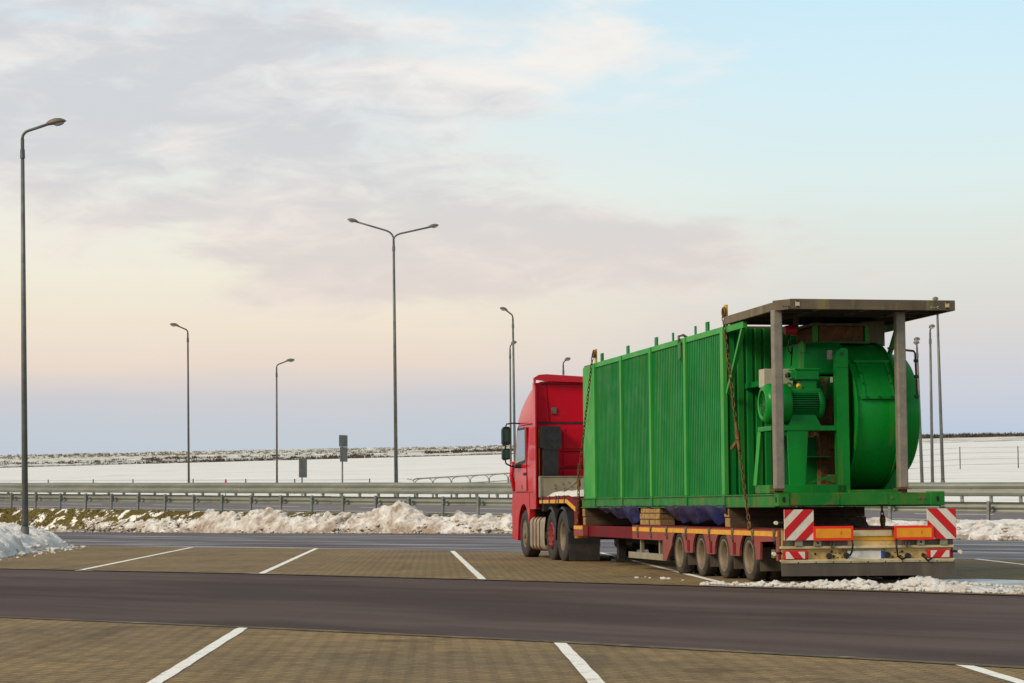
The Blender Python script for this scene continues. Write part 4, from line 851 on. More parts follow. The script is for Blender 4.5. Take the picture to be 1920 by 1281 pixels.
for s in (1, -1):
    part('side_deflector', MB().prism([(17.10, 1.06), (16.84, 1.06), (16.84, 3.55), (16.92, 3.74), (17.10, 3.74)], 'y', min(s*1.245, s*1.275), max(s*1.245, s*1.275)), 'cab_red', C_, .008)
    part('vent_cap', MB().box(16.955, 16.985, s*.835-.055, s*.835+.055, 3.07, 3.21), 'steel_dirty', rf, .01)
    # lower side: step panel, arch, bumper corner
    arch = [(18.31+.62*math.cos(R(a)), .53+.63*math.sin(R(a))) for a in range(12, 169, 8)]
    pts = [(17.08, 1.42), (19.58, 1.42), (19.64, 1.1), (19.62, .42), (19.40, .36), (18.98, .36)] + [p for p in arch if p[1] > .40] + [(17.62, 1.05), (17.08, 1.05)]
    lp = part('wheel_arch_panel', MB().prism(pts, 'y', min(s*1.12, s*1.25), max(s*1.12, s*1.25)), 'cab_red', C_, .025); part('arch_liner', MB().prism([(x_, z_+.01) for x_, z_ in pts], 'y', min(s*.80, s*1.115), max(s*.80, s*1.115)), 'underbody', C_)
    part('panel_gap', MB().box(17.085, 19.5, s*1.251, s*1.254, 1.405, 1.42), 'deep_red', lp); part('panel_gap', MB().box(17.62, 17.635, s*1.251, s*1.254, 1.06, 1.40), 'deep_red', lp)
    part('window_frame', MB().prism([(18.0, 2.05), (19.17, 1.99), (18.90, 2.83), (18.0, 2.83)], 'y', min(s*1.25, s*1.2585), max(s*1.25, s*1.2585)), 'black_plastic', C_)
    dr = part('door', MB().prism([(17.92, 1.44), (19.20, 1.44), (19.26, 2.02), (18.95, 2.83), (17.92, 2.83)], 'y', min(s*1.236, s*1.256), max(s*1.236, s*1.256)), 'cab_red', C_, .008)
    part('door_window', MB().prism([(18.06, 2.12), (19.12, 2.06), (18.88, 2.78), (18.06, 2.78)], 'y', min(s*1.25, s*1.262), max(s*1.25, s*1.262)), 'glass', dr)
    part('door_handle', MB().box(18.0, 18.22, s*1.256, s*1.28, 1.78, 1.84), 'black_plastic', dr, .006); part('lock_plate', MB().box(18.36, 18.50, s*1.256, s*1.262, 1.48, 1.58), 'steel_dirty', dr)
    part('door_seam', MB().box(17.915, 17.93, s*1.2565, s*1.259, 1.44, 2.83), 'deep_red', dr); part('waist_crease', MB().box(17.93, 19.2, s*1.2565, s*1.262, 1.97, 1.985), 'cab_red', dr)
    part('window_post', MB().box(17.10, 17.50, s*1.246, s*1.250, 2.12, 2.80), 'cab_red', C_)
    part('grab_rail', MB().tube([(17.0, s*1.15, 1.45), (16.95, s*1.17, 1.5), (16.95, s*1.17, 2.72), (17.0, s*1.15, 2.80)], .014, 8), 'yellow_tape', C_)
    part('corner_deflector', MB().tube([(19.45, s*1.22, 1.45), (19.55, s*1.27, 1.8), (19.45, s*1.26, 2.1)], .05, 8), 'cab_red', C_)
    part('rear_lamp_bracket', MB().box(16.86, 17.0, s*1.10, s*1.2, 1.45, 1.75), 'steel_dirty', C_, .008)
    # mirrors
    mr = part('mirror', MB().prism([(s*1.50, 2.46), (s*1.62, 2.44), (s*1.66, 2.50), (s*1.66, 2.80), (s*1.62, 2.86), (s*1.52, 2.86), (s*1.48, 2.82), (s*1.48, 2.50)], 'x', 18.55, 18.72), 'black_plastic', C_, .02)
    part('mirror_glass', MB().box(18.542, 18.549, s*1.50, s*1.64, 2.52, 2.80), 'mirror_glass', mr)
    mr2 = part('wide_mirror', MB().prism([(s*1.50, 2.14), (s*1.62, 2.12), (s*1.66, 2.16), (s*1.66, 2.34), (s*1.62, 2.38), (s*1.50, 2.38)], 'x', 18.55, 18.70), 'black_plastic', C_, .025); part('mirror_glass', MB().box(18.542, 18.549, s*1.51, s*1.64, 2.17, 2.35), 'mirror_glass', mr2)
    part('mirror_arm', MB().tube([(18.7, s*1.20, 2.93), (18.66, s*1.40, 2.94), (18.64, s*1.55, 2.92), (18.64, s*1.58, 2.84)], .016, 8), 'black_plastic', C_)
    part('mirror_arm', MB().tube([(18.64, s*1.58, 2.46), (18.64, s*1.58, 2.36)], .016, 8), 'black_plastic', C_)
    part('mirror_arm', MB().tube([(18.64, s*1.59, 2.14), (18.64, s*1.57, 2.05), (18.66, s*1.45, 1.99), (18.7, s*1.24, 2.0)], .018, 8), 'black_plastic', C_)
    part('mirror_foot', MB().box(18.5, 18.85, s*1.25, s*1.40, 1.95, 2.03), 'black_plastic', C_, .02)
    part('headlamp', MB().box(19.5, 19.66, s*.80, s*1.15, .78, .98), 'lens', C_, .03)
part('windscreen', MB().add([(19.56, -1.0, 2.05), (19.56, 1.0, 2.05), (19.30, .95, 2.80), (19.30, -.95, 2.80), (19.63, -1.0, 2.05), (19.63, 1.0, 2.05), (19.36, .95, 2.80), (19.36, -.95, 2.80)], [(4, 5, 6, 7), (0, 3, 2, 1), (0, 1, 5, 4), (2, 3, 7, 6), (1, 2, 6, 5), (0, 4, 7, 3)]), 'glass', C_)
part('grille', MB().box(19.58, 19.66, -.75, .75, 1.05, 1.85), 'black_plastic', C_, .01); part('bumper', MB().box(19.3, 19.68, -1.2, 1.2, .36, .76), 'cab_red', C_, .04)
# back wall with pressed panels
part('back_wall', MB().box(17.0, 17.06, -1.22, 1.22, 1.30, 2.865), 'cab_back', C_, .01)
for (y0, y1, z0, z1) in ((-.62, .64, 2.33, 2.80), (-.62, .64, 1.96, 2.22), (-.62, .64, 1.72, 1.88)):
    part('pressed_panel', MB().box(16.98, 17.0, y0, y1, z0, z1), 'cab_back', C_, .015)
for z in (2.27, 1.92): part('press_line', MB().box(16.99, 17.0, -.7, .70, z-.012, z+.012), 'deep_red', C_)
part('plug', MB().cyl((16.975, .585, 2.72), (16.985, .585, 2.72), .025, n=10), 'underbody', C_)
sn = part('snorkel', MB().prism([(1.16, 2.80), (.75, 2.80), (.74, 2.34), (.80, 2.33), (.82, 1.0), (1.13, 1.0), (1.12, 2.33), (1.18, 2.34)], 'x', 16.70, 16.97), 'black_plastic', C_, .02)
for y, z in ((1.07, 2.71), (.95, 2.71), (.83, 2.71), (1.07, 2.50), (.95, 2.50), (.83, 2.50), (.95, 2.37), (.95, 2.24), (.95, 2.04), (.95, 1.80)): part('grille_hole', MB().cyl((16.70, y, z), (16.694, y, z), .018, n=8), 'underbody', sn)
part('snorkel_joint', MB().box(16.69, 16.97, .80, 1.13, 2.30, 2.312), 'underbody', sn)
part('hose_rack', MB().box(16.75, 16.95, .3, .7, 1.35, 1.7), 'black_plastic', C_, .02)
# snow lying on the gooseneck
mb = MB(); rows = []
for i in range(70):
    x = 12.95 + i*.05; row = []
    for j in range(26):
        y = -1.1 + j*.094; e = min(1, (x-12.95)/.5, (16.3-x)/.6, (1.25-y)/.12, (y+1.1)/.2); z = 1.292 + max(0, e)*(.10 + .09*fbm(x*2, y*2, 4) + .06*lumps(x, y, 4, 2)) - (.10*(13.65-x)/.7 if x < 13.65 else 0)
        row.append((x, y, z if e > 0 else 1.27 - (.1 if x < 13.65 else 0)))
    rows.append(row)
mb.sheet(rows); truck_one('neck_snow', mb, 'snow_clean', 'white snow lying on the trailer gooseneck behind the cab', 'snow', (14.6, 0, 1.30)); bpy.context.scene.collection.objects['neck_snow']['kind'] = 'stuff'

# ================================================================== green fan module (the load)
L0 = truck_thing('fan_module', 'green corrugated container module with open fan bay under a rusty canopy', 'machine', (6.3, 0, 1.08))
yl, yr_ = 1.22, -1.18
# base frame
for s, y in ((1, yl), (-1, yr_)):
    fr = part('base_rail', MB().box(.26, 12.62, min(y, y-s*.09), max(y, y-s*.09), 1.085, 1.245), 'green_base', L0, .006)
    part('rail_flange', MB().box(.26, 12.62, min(y+s*.022, y-s*.05), max(y+s*.022, y-s*.05), 1.240, 1.256), 'green_base', fr)
    part('rail_flange', MB().box(.26, 12.62, min(y+s*.022, y-s*.05), max(y+s*.022, y-s*.05), 1.072, 1.086), 'green_base', fr)
    for x in (1.72, 11.46, 9.30, 7.18, 4.95, 2.80): part('rail_gusset', MB().box(x-.05, x+.05, min(y, y+s*.02), max(y, y+s*.02), 1.086, 1.240), 'green_base', fr)
for x in (1.2, 2.7, 4.9, 7.1, 9.3, 11.4, 12.55): part('cross_member', MB().box(x-.06, x+.06, yr_+.09, yl-.09, 1.09, 1.22), 'green_base', L0)
rb = part('rear_beam', MB().box(.10, .26, yr_+.18, yl-.14, 1.09, 1.268), 'green_base', L0, .008)
for k, (a, b) in enumerate(((.55, .35), (-.20, -.36))): part('weld_plate', MB().box(.092, .10, b, a, 1.10, 1.26), 'green_base', rb, .003)
for y in (-.42, -.82, -.90): part('bolt', MB().cyl((.10, y, 1.19), (.085, y, 1.19), .016, n=8), 'steel_dirty', rb)
for y0, y1 in ((1.08, 1.245), (-1.205, -.99)):
    cc = part('corner_casting', MB().box(.085, .27, y0, y1, 1.082, 1.28), 'green_base', L0, .012)
    part('casting_hole', MB().prism([((y0+y1)/2+.022*math.cos(t), 1.175+.042*math.sin(t)) for t in [2*math.pi*i/16 for i in range(16)]], 'x', .080, .0845), 'underbody', cc)
part('casting_hole', MB().prism([(.178+.03*math.cos(t), 1.175+.042*math.sin(t)) for t in [2*math.pi*i/16 for i in range(16)]], 'y', 1.2455, 1.250), 'underbody', L0)
part('floor_plate', MB().box(.26, 12.6, yr_+.09, yl-.09, 1.225, 1.25), 'rusty', L0)
# container box
core = part('inner_box', MB().box(2.80, 12.50, -1.12, 1.15, 1.25, 3.76), 'green_wall', L0)
RIBS = [(11.46, .17), (9.30, .12), (7.18, .12), (4.95, .13), (2.80, .16)]
def corr(x0, x1, y, d, n, z0, z1, s=1):
    mb = MB(); p = (x1-x0)/n; xs = []
    for i in range(n):
        a = x0+i*p; xs += [(a, y), (a+p*.34, y), (a+p*.5, y-d*s), (a+p*.84, y-d*s)]
    xs.append((x1, y)); mb.sheet([[(x, yy, z0) for x, yy in xs], [(x, yy, z1) for x, yy in xs]], False); return mb
for s in (1, -1):
    ys = 1.205 if s > 0 else -1.165
    for (xa, wa), (xb, wb) in zip(RIBS, RIBS[1:]):
        part('corrugated_panel', corr(xb+wb/2, xa-wa/2, ys, .06, 20, 1.255, 3.72, s), 'green_wall', L0, recalc=False)
    part('end_panel', MB().prism([(11.54, 1.255), (12.50, 1.255), (12.50, 3.775), (11.54, 3.80)], 'y', min(ys, ys-s*.03), max(ys, ys-s*.03)), 'green_light', L0, .008)
    for x, w_ in RIBS: part('rib', MB().box(x-w_/2, x+w_/2, min(ys-s*.03, ys+s*.040), max(ys-s*.03, ys+s*.040), 1.258, 3.80), 'green_light', L0, .006)
    part('top_rail', MB().box(2.80, 11.54, min(ys-s*.04, ys+s*.018), max(ys-s*.04, ys+s*.018), 3.715, 3.805), 'green_light', L0, .005)
part('roof_sheet', MB().box(2.78, 12.50, -1.14, 1.18, 3.765, 3.815), 'canopy', L0, .006)
for x in (9.12, 7.10, 3.92): part('roof_lug', MB().box(x-.075, x+.075, 1.12, 1.15, 3.78, 3.97), 'green', L0, .006)
for x in (5.98, 4.60): part('roof_tab', MB().box(x-.04, x+.04, 1.13, 1.15, 3.78, 3.96), 'green', L0, .004)
part('roof_lug', MB().box(11.15, 11.32, 1.10, 1.13, 3.78, 3.98), 'green', L0, .006)
yl1 = part('chain_lug', MB().box(11.36, 11.44, 1.18, 1.215, 3.80, 4.07), 'yellow_lug', L0, .006); yl2 = part('chain_lug', MB().box(2.66, 2.76, 1.17, 1.21, 3.80, 4.13), 'yellow_lug', L0, .006)
part('hanging_tag', MB().prism([(5.10, 3.76), (5.28, 3.76), (5.28, 3.50), (5.19, 3.44), (5.10, 3.50)], 'y', 1.246, 1.256), 'green_base', L0, .01)
part('tag_hook', MB().tube([(5.19, 1.25, 3.74), (5.19, 1.26, 3.84), (5.19, 1.18, 3.86), (5.19, 1.12, 3.82)], .022, 8), 'steel_dirty', L0)
# rear wall of the container (faces the fan bay)
mb = MB(); xs = []
for i in range(16):
    a = 1.14 - i*.1406; xs += [(a, 2.74), (a-.085, 2.74), (a-.10, 2.765), (a-.125, 2.765)]
mb.sheet([[(xx, yy, 1.25) for yy, xx in xs], [(xx, yy, 3.78) for yy, xx in xs]], False); part('bay_wall', mb, 'green_wall', L0, recalc=False)
# canopy
cn = part('canopy_roof', MB().add([(2.62, 1.25, 3.925), (.16, 1.25, 3.925), (-.10, 1.08, 3.945), (-.10, -1.31, 3.945), (2.62, -1.31, 3.925), (2.62, 1.25, 3.905), (.16, 1.25, 3.905), (-.10, 1.08, 3.925), (-.10, -1.31, 3.925), (2.62, -1.31, 3.905)],
     [(0, 1, 2, 3, 4), (9, 8, 7, 6, 5), (0, 5, 6, 1), (1, 6, 7, 2), (2, 7, 8, 3), (3, 8, 9, 4), (4, 9, 5, 0)]), 'canopy_dark', L0)
part('canopy_beam', MB().box(-.16, -.11, -1.32, 1.10, 3.815, 3.96), 'canopy', L0, .006)
part('canopy_beam', MB().box(.14, 2.60, 1.215, 1.262, 3.815, 3.935), 'canopy', L0, .005); part('canopy_beam', MB().box(-.10, 2.60, -1.32, -1.275, 3.815, 3.935), 'canopy', L0, .005)
part('corner_plate', MB().prism([(-.16, 1.105), (-.115, 1.105), (.155, 1.22), (.137, 1.266)], 'z', 3.815, 3.955), 'canopy', L0, .004)
part('canopy_beam', MB().box(2.55, 2.60, -1.27, 1.21, 3.82, 3.92), 'canopy_dark', L0)
for x in (.55, 1.2, 1.9): part('joist', MB().box(x-.03, x+.03, -1.27, 1.21, 3.83, 3.90), 'canopy_dark', L0)
for y in (.55, -.15, -.80): part('joist', MB().box(-.10, 2.55, y-.025, y+.025, 3.845, 3.905), 'canopy', L0)
for y in (1.00, -1.20):
    sl = part('beam_slot', MB().box(-.166, -.161, y-.03, y+.03, 3.85, 3.93), 'beige_light', cn)
    part('slot_hole', MB().box(-.170, -.166, y-.024, y+.024, 3.918, 3.932).box(-.170, -.166, y-.024, y+.024, 3.845, 3.858), 'underbody', sl) if False else part('slot_screw', MB().box(-.170, -.1665, y-.024, y+.024, 3.918, 3.932).box(-.170, -.1665, y-.024, y+.024, 3.847, 3.86), 'underbody', L0)
for k in range(3): part('plate_bolt', MB().cyl((-.145+.10*k*0, 1.13+.035*k, 3.85+.0*k), (-.165, 1.13+.035*k, 3.85), .010, n=8), 'underbody', L0)
# chalk scribble on the beam
for pts in ([(-.98, 3.852), (-.965, 3.868), (-.95, 3.855)], [(-1.0, 3.858), (-1.03, 3.858)], [(-1.075, 3.872), (-1.055, 3.874), (-1.048, 3.858), (-1.058, 3.842), (-1.078, 3.846)]):
    part('chalk_mark', MB().tube([(-.1615, y, z) for y, z in pts], .0028, 5), 'chalk', L0)
for yc, zb in ((1.205, 1.315), (-.61, 1.325)):
    ps = part('canopy_post', MB().box(.10, .235, yc-.07, yc+.07, zb, 3.83), 'post_steel', L0, .022)
    part('post_foot', MB().box(.06, .28, yc-.095, yc+.095, zb-.015, zb), 'rusty', ps, .003)
    part('foot_stub', MB().box(.12, .215, yc-.05, yc+.05, 1.268, zb-.015), 'rusty', ps)
# wall brackets carrying the canopy
for s, y in ((1, 1.19), (-1, -1.19)):
    part('bracket', MB().box(1.72, 2.74, y-.035, y+.035, 3.70, 3.80), 'green_light', L0, .006); part('bracket_strut', MB().bar((1.80, y, 3.72), (2.66, y, 2.78), .06, .06), 'green_light', L0, .004)
# ---- centrifugal fan
XC, ZC, RF = 1.52, 2.375, 1.07; ya, yb = -.05, -.69
def ring_arc(r, a0, a1, n, y): return [(XC - r*math.cos(R(a0+(a1-a0)*i/n)), y, ZC + r*math.sin(R(a0+(a1-a0)*i/n))) for i in range(n+1)]
mb = MB(); A = ring_arc(RF, -100, 260, 72, ya); B = ring_arc(RF, -100, 260, 72, yb); mb.sheet([A, B]); mb.add(A[:-1], [tuple(range(72))]); mb.add(B[:-1], [tuple(range(72))])
fan = part('fan_scroll', mb, 'green_fan', L0)
for y in (ya, yb): part('scroll_rim', MB().sheet([ring_arc(RF+.035, -100, 260, 72, y+.012), ring_arc(RF+.035, -100, 260, 72, y-.012)]).sheet([ring_arc(RF+.035, -100, 260, 72, y+.012), ring_arc(RF-.03, -100, 260, 72, y+.012)]).sheet([ring_arc(RF+.035, -100, 260, 72, y-.012), ring_arc(RF-.03, -100, 260, 72, y-.012)]), 'green_fan', fan, recalc=False)
part('outlet_hood', MB().box(1.52, 2.62, yb, ya, 2.6, RF+ZC-.01), 'green_fan', fan, .01)
h0, h1 = 13, 45
ht = MB(); a_, b_ = ring_arc(RF+.014, h0, h1, 14, -.145), ring_arc(RF+.014, h0, h1, 14, -.635); ht.sheet([a_, b_]); ia, ib = ring_arc(RF-.01, h0, h1, 14, -.145), ring_arc(RF-.01, h0, h1, 14, -.635)
ht.sheet([a_, ia]); ht.sheet([b_, ib]); ht.sheet([[a_[0], ia[0]], [b_[0], ib[0]]], False); ht.sheet([[a_[-1], ia[-1]], [b_[-1], ib[-1]]], False); hatch = part('access_hatch', ht, 'green_fan', L0, recalc=False)
for y in (-.175, -.605):
    part('hatch_strip', MB().sheet([ring_arc(RF+.028, h0, h1, 14, y+.02), ring_arc(RF+.028, h0, h1, 14, y-.02)]).sheet([ring_arc(RF+.028, h0, h1, 14, y+.02), ring_arc(RF+.0, h0, h1, 14, y+.02)]).sheet([ring_arc(RF+.028, h0, h1, 14, y-.02), ring_arc(RF+.0, h0, h1, 14, y-.02)]), 'green_fan', hatch, recalc=False)
    for a in (24, 33): q = ring_arc(RF+.03, a, a+1, 1, y)[0]; q2 = ring_arc(RF+.05, a, a+1, 1, y)[0]; part('hatch_bolt', MB().cyl(q, q2, .014, n=8), 'motor_dark', hatch)
for a, e in ((h0, .05), (h1, .04)):
    q = ring_arc(RF+.03, a, a+1, 1, -.12)[0]; q2 = (q[0], -.66, q[2]); part('hatch_bar', MB().bar(q, q2, .035, e), 'green_fan', hatch, .004)
for y in (-.2, -.39, -.58): q = ring_arc(RF+.05, h0, h0+1, 1, y)[0]; part('hatch_bolt', MB().cyl(q, (q[0]-.02, y, q[2]), .018, n=8), 'motor_dark', hatch)
# column with lifting eye
colm = part('fan_column', MB().prism([(.225, 1.26), (.045, 1.26), (.045, 3.30), (.075, 3.325), (.15, 3.325), (.205, 3.28), (.225, 3.22)], 'x', .50, .62), 'green_fan', L0, .008)
part('lifting_eye', MB().cyl((.497, .135, 3.24), (.494, .135, 3.24), .030, n=14), 'motor_dark', colm); part('column_seam', MB().box(.496, .4995, .05, .222, 3.045, 3.052), 'motor_dark', colm)
part('column_web', MB().prism([(.62, 1.26), (.62, 3.1), (1.0, 3.2), (1.0, 1.26)], 'y', .04, .055), 'green', colm)
part('fan_foot', MB().box(.45, 2.5, -.74, .08, 1.25, 1.31), 'green_base', L0, .01); part('fan_side_leg', MB().box(.62, .78, -.80, -.73, 1.26, 2.1), 'green', L0, .008)
# suction box on the motor side of the fan
ib_ = part('inlet_box', MB().prism([(1.05, 2.98), (1.05, 3.36), (1.15, 3.44), (2.35, 3.44), (2.35, 2.98)], 'y', -.06, .52), 'green', L0, .03)
part('lifting_lug', MB().prism([(1.02, 3.30), (1.02, 3.42), (1.10, 3.475), (1.22, 3.44), (1.22, 3.30)], 'y', .50, .53), 'green_base', ib_)
part('sticker', MB().box(1.044, 1.049, .09, .17, 3.20, 3.33), 'sticker', ib_); part('white_label', MB().box(1.014, 1.019, .10, .135, 2.86, 2.94), 'chalk', ib_)
part('box_flange', MB().box(1.02, 2.4, -.02, .36, 2.62, 2.95), 'green', L0, .01); part('bare_patch', MB().prism([(.30, 2.93), (.17, 2.93), (.20, 2.70), (.22, 2.68)], 'x', 1.012, 1.019), 'timber', L0)
part('bearing_frame', MB().box(1.05, 2.2, .0, .30, 1.26, 2.62), 'rusty', L0, .01); part('guard_strip', MB().box(.98, 1.05, .10, .17, 1.9, 2.66), 'rusty', L0)
# outlet duct with rusty flange
dq = part('outlet_duct', MB().box(1.25, 2.3, -.46, .22, 3.44, 3.70), 'rusty', L0, .01)
part('duct_flange', MB().box(1.18, 2.38, -.54, .34, 3.70, 3.735), 'steel_dirty', dq); part('duct_flange', MB().box(1.18, 2.38, -.54, .34, 3.445, 3.47), 'green_base', dq); part('duct_side', MB().box(1.22, 1.30, .24, .30, 3.44, 3.70).box(1.22, 1.30, -.54, -.48, 3.44, 3.70), 'green_light', dq)
part('duct_neighbour', MB().box(1.6, 2.5, -.92, -.56, 3.44, 3.80), 'canopy', L0)
# second casing further to the right
XC2, RF2 = 1.98, .92
def ring2(r, n, y): return [(XC2 - r*math.cos(2*math.pi*i/n), y, 2.42 + r*math.sin(2*math.pi*i/n)) for i in range(n)]
prof = [(RF2-.14, -.80), (RF2-.02, -.83), (RF2, -.90), (RF2, -1.225), (RF2-.03, -1.255), (RF2-.16, -1.26)]
mb = MB(); mb.sheet([ring2(r, 64, y) for r, y in prof], True, wrap=True); mb.add(ring2(*[prof[-1][0], 64, prof[-1][1]]), [tuple(range(64))]); mb.add(ring2(prof[0][0], 64, prof[0][1]), [tuple(range(64))]); part('side_casing', mb, 'green_fan', L0)
part('casing_support', MB().box(1.5, 2.4, -1.15, -.8, 1.25, 1.62), 'green', L0)
part('pipe_frame', MB().tube([(.95, -.72, 3.36), (.95, -1.12, 3.32), (.95, -1.14, 3.28), (.95, -1.16, 2.62)], .016, 8), 'rusty', L0)
for z in (3.18, 2.95, 2.66): part('pipe_clip', MB().cyl((.95, -1.18, z), (.95, -1.12, z), .024, n=8), 'motor_dark', L0)
# ---- electric motor
XM, ZM = .80, 2.54
mo = part('motor_body', MB().cyl((XM, .40, ZM), (XM, .90, ZM), .195, n=36), 'motor_dark', L0)
for k in range(44):
    t = 2*math.pi*k/44
    if abs(math.cos(t)) < .18 and math.sin(t) > 0: continue
    c_, s_ = math.cos(t), math.sin(t); mo_f = MB()
    mo_f.bar((XM+c_*.205, .42, ZM+s_*.205), (XM+c_*.205, .88, ZM+s_*.205), .006, .06, (c_, 0, s_)); part('cooling_fin', mo_f, 'green', mo)
part('drive_end_shield', MB().lathe([(.001, .33), (.13, .33), (.22, .37), (.235, .41), (.235, .45), (.19, .45)], (XM, 0, ZM), (0, 1, 0), 36), 'green', L0)
cw = part('fan_cowl', MB().lathe([(.262, .86), (.290, .885), (.290, 1.13), (.285, 1.16), (.245, 1.225), (.205, 1.235), (.195, 1.225), (.19, 1.15), (.001, 1.15)], (XM, 0, ZM), (0, 1, 0), 40), 'green_fan', L0)
part('cowl_ring', MB().lathe([(.190, 1.225), (.200, 1.245), (.212, 1.24), (.208, 1.225)], (XM, 0, ZM), (0, 1, 0), 40), 'yellow_tape', cw) if False else part('cowl_ring', MB().lathe([(.188, 1.225), (.197, 1.243), (.209, 1.238), (.207, 1.225)], (XM, 0, ZM), (0, 1, 0), 40), 'green_light', cw)
for k in range(5): part('grille_ring', MB().tube([(XM+.035*(k+1)*math.cos(2*math.pi*i/28), 1.205, ZM+.035*(k+1)*math.sin(2*math.pi*i/28)) for i in range(28)], .005, 5, closed=True), 'motor_dark', cw)
for k in range(6): t = math.pi*k/6; part('grille_bar', MB().bar((XM-.19*math.cos(t), 1.203, ZM-.19*math.sin(t)), (XM+.19*math.cos(t), 1.203, ZM+.19*math.sin(t)), .01, .006), 'green_fan', cw)
tb = part('terminal_box', MB().box(XM-.14, XM+.14, .42, .78, 2.88, 3.02), 'green', L0, .012); part('box_lid', MB().box(XM-.15, XM+.15, .41, .79, 3.02, 3.045), 'green_fan', tb, .006)
part('box_neck', MB().box(XM-.11, XM+.11, .45, .68, 2.72, 2.88), 'green', tb, .008)
part('cable_gland', MB().cyl((XM-.05, .78, 2.95), (XM-.05, .87, 2.95), .035, n=12).cyl((XM+.06, .78, 2.95), (XM+.06, .86, 2.95), .03, n=12), 'cable_black', tb); part('gland_plate', MB().box(XM-.12, XM+.12, .782, .83, 2.90, 3.0), 'green_fan', tb)
part('eye_bolt', MB().tube([(XM, .83+.04*math.cos(t), 2.80+.04*math.sin(t)) for t in [2*math.pi*i/16 for i in range(16)]], .013, 8, closed=True), 'green', L0)
part('saddle', MB().box(XM-.17, XM+.10, .40, .90, 2.66, 2.755), 'green', L0, .02); part('glint_cap', MB().cyl((XM-.17, .73, 2.765), (XM-.12, .73, 2.80), .035, n=12), 'yellow_lug', L0)  # small yellow cap added as a solid stand-in for a glint
part('motor_foot', MB().prism([(.90, 2.22), (.42, 2.22), (.50, 2.38), (.84, 2.38)], 'x', XM-.17, XM+.17), 'green', L0, .01)
# motor stand
part('stand_top', MB().box(.52, 1.15, .22, 1.20, 2.15, 2.22), 'green_fan', L0, .006)
part('stand_panel', MB().prism([(.94, 1.40), (.70, 1.40), (.66, 2.15), (.96, 2.15)], 'x', .53, .56), 'green_fan', L0, .004) if False else part('stand_panel', MB().prism([(.93, 1.38), (.70, 1.38), (.645, 2.15), (.955, 2.15)], 'x', .53, .56), 'green_fan', L0, .004)
part('stand_leg', MB().bar((1.10, 1.17, 2.15), (1.20, 1.215, 1.38), .06, .07), 'green_light', L0, .004); part('stand_leg', MB().bar((.56, 1.17, 2.15), (.50, 1.17, 1.38), .05, .06), 'green', L0, .004) if False else None
part('stand_leg', MB().bar((1.12, .25, 2.15), (1.12, .25, 1.38), .06, .07), 'green', L0)
part('stand_base', MB().box(.50, .58, .10, 1.02, 1.268, 1.385), 'green_fan', L0, .006); part('stand_base', MB().box(.58, 1.28, 1.13, 1.215, 1.268, 1.385), 'green_base', L0, .006); part('stand_back', MB().box(1.20, 1.23, .1, .95, 1.3, 2.1), 'green', L0)
part('stand_brace', MB().bar((.60, .68, 1.40), (.60, .30, 1.50), .03, .05, (1, 0, 0)).prism([(.42, 1.46), (.23, 1.40), (.23, 1.53), (.34, 1.53)], 'x', .58, .61), 'green_base', L0)
part('stand_shelf', MB().box(.75, 1.15, .22, .62, 1.78, 1.79), 'green', L0); part('cable_box', MB().box(.70, .90, .50, .60, 2.06, 2.14), 'rusty', L0)
# cabinet, siren
cb = part('cable_cabinet', MB().box(1.55, 1.80, .52, .97, 2.82, 3.09), 'grey_box', L0, .012); part('cabinet_support', MB().box(1.8, 2.74, .6, .9, 2.86, 2.94), 'green', cb)
sr = part('siren', MB().cyl((1.05, .80, 3.62), (1.05, .64, 3.62), .06, .085, 18), 'alarm_red', L0); part('siren_cable', MB().tube([(1.05, .72, 3.54), (1.06, .76, 3.36), (1.10, .70, 3.28), (1.12, .66, 3.42), (1.1, .70, 3.10)], .010, 6), 'cable_black', sr); part('siren_arm', MB().box(1.02, 1.08, .60, .66, 3.60, 3.84), 'canopy_dark', sr)

# ================================================================== timbers, tarp, chains
def timber(label, x0, x1, y0, y1, z0, z1, m='timber_dark', endcap=True, group=None, seed=0):
    global OFF
    c = ((x0+x1)/2, (y0+y1)/2, z0); OFF = c; rr = random.Random(seed); j = lambda: rr.uniform(-.006, .006)
    t = thing('timber', label, 'timber', TW(*c), TROT + rr.uniform(-.012, .012), group)
    part('baulk', MB().box(x0, x1, y0, y1, z0+.001, z1-.001), m, t, .008)
    part('end_grain', MB().box(x0+.012, x1-.012, y1, y1+.003+.001*rr.random(), z0+.012, z1-.012), 'timber_end' if endcap else m, t)
GB = 'timbers under the load'
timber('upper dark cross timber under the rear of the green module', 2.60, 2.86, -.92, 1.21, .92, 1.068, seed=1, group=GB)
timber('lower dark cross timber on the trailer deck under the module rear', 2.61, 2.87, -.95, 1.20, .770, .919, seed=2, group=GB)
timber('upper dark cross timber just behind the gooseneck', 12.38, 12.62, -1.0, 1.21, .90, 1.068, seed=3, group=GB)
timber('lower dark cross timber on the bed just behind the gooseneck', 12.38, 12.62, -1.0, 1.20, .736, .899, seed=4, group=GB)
timber('top pale timber of the three-layer block stack between the tarp halves', 6.70, 7.98, .95, 1.215, .975, 1.068, 'timber', True, GB, 5)
timber('middle pale timber of the three-layer block stack between the tarp halves', 6.72, 8.02, .95, 1.22, .872, .973, 'timber', True, GB, 6)
timber('bottom rear block of the pale stack between the tarp halves', 6.70, 7.40, .95, 1.21, .770, .870, 'timber', True, GB, 7)
timber('bottom front block of the pale stack between the tarp halves', 7.43, 8.04, .95, 1.215, .770, .870, 'timber', True, GB, 8)
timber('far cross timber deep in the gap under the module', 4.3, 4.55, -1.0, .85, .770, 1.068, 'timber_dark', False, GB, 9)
timber('added long timber lengthwise on the far side of the bed, blocking the bright view under the module', 3.0, 12.3, -.92, -.66, .770, 1.068, 'timber_dark', False, GB, 10)  # unseen timber added to keep the gap under the load dark
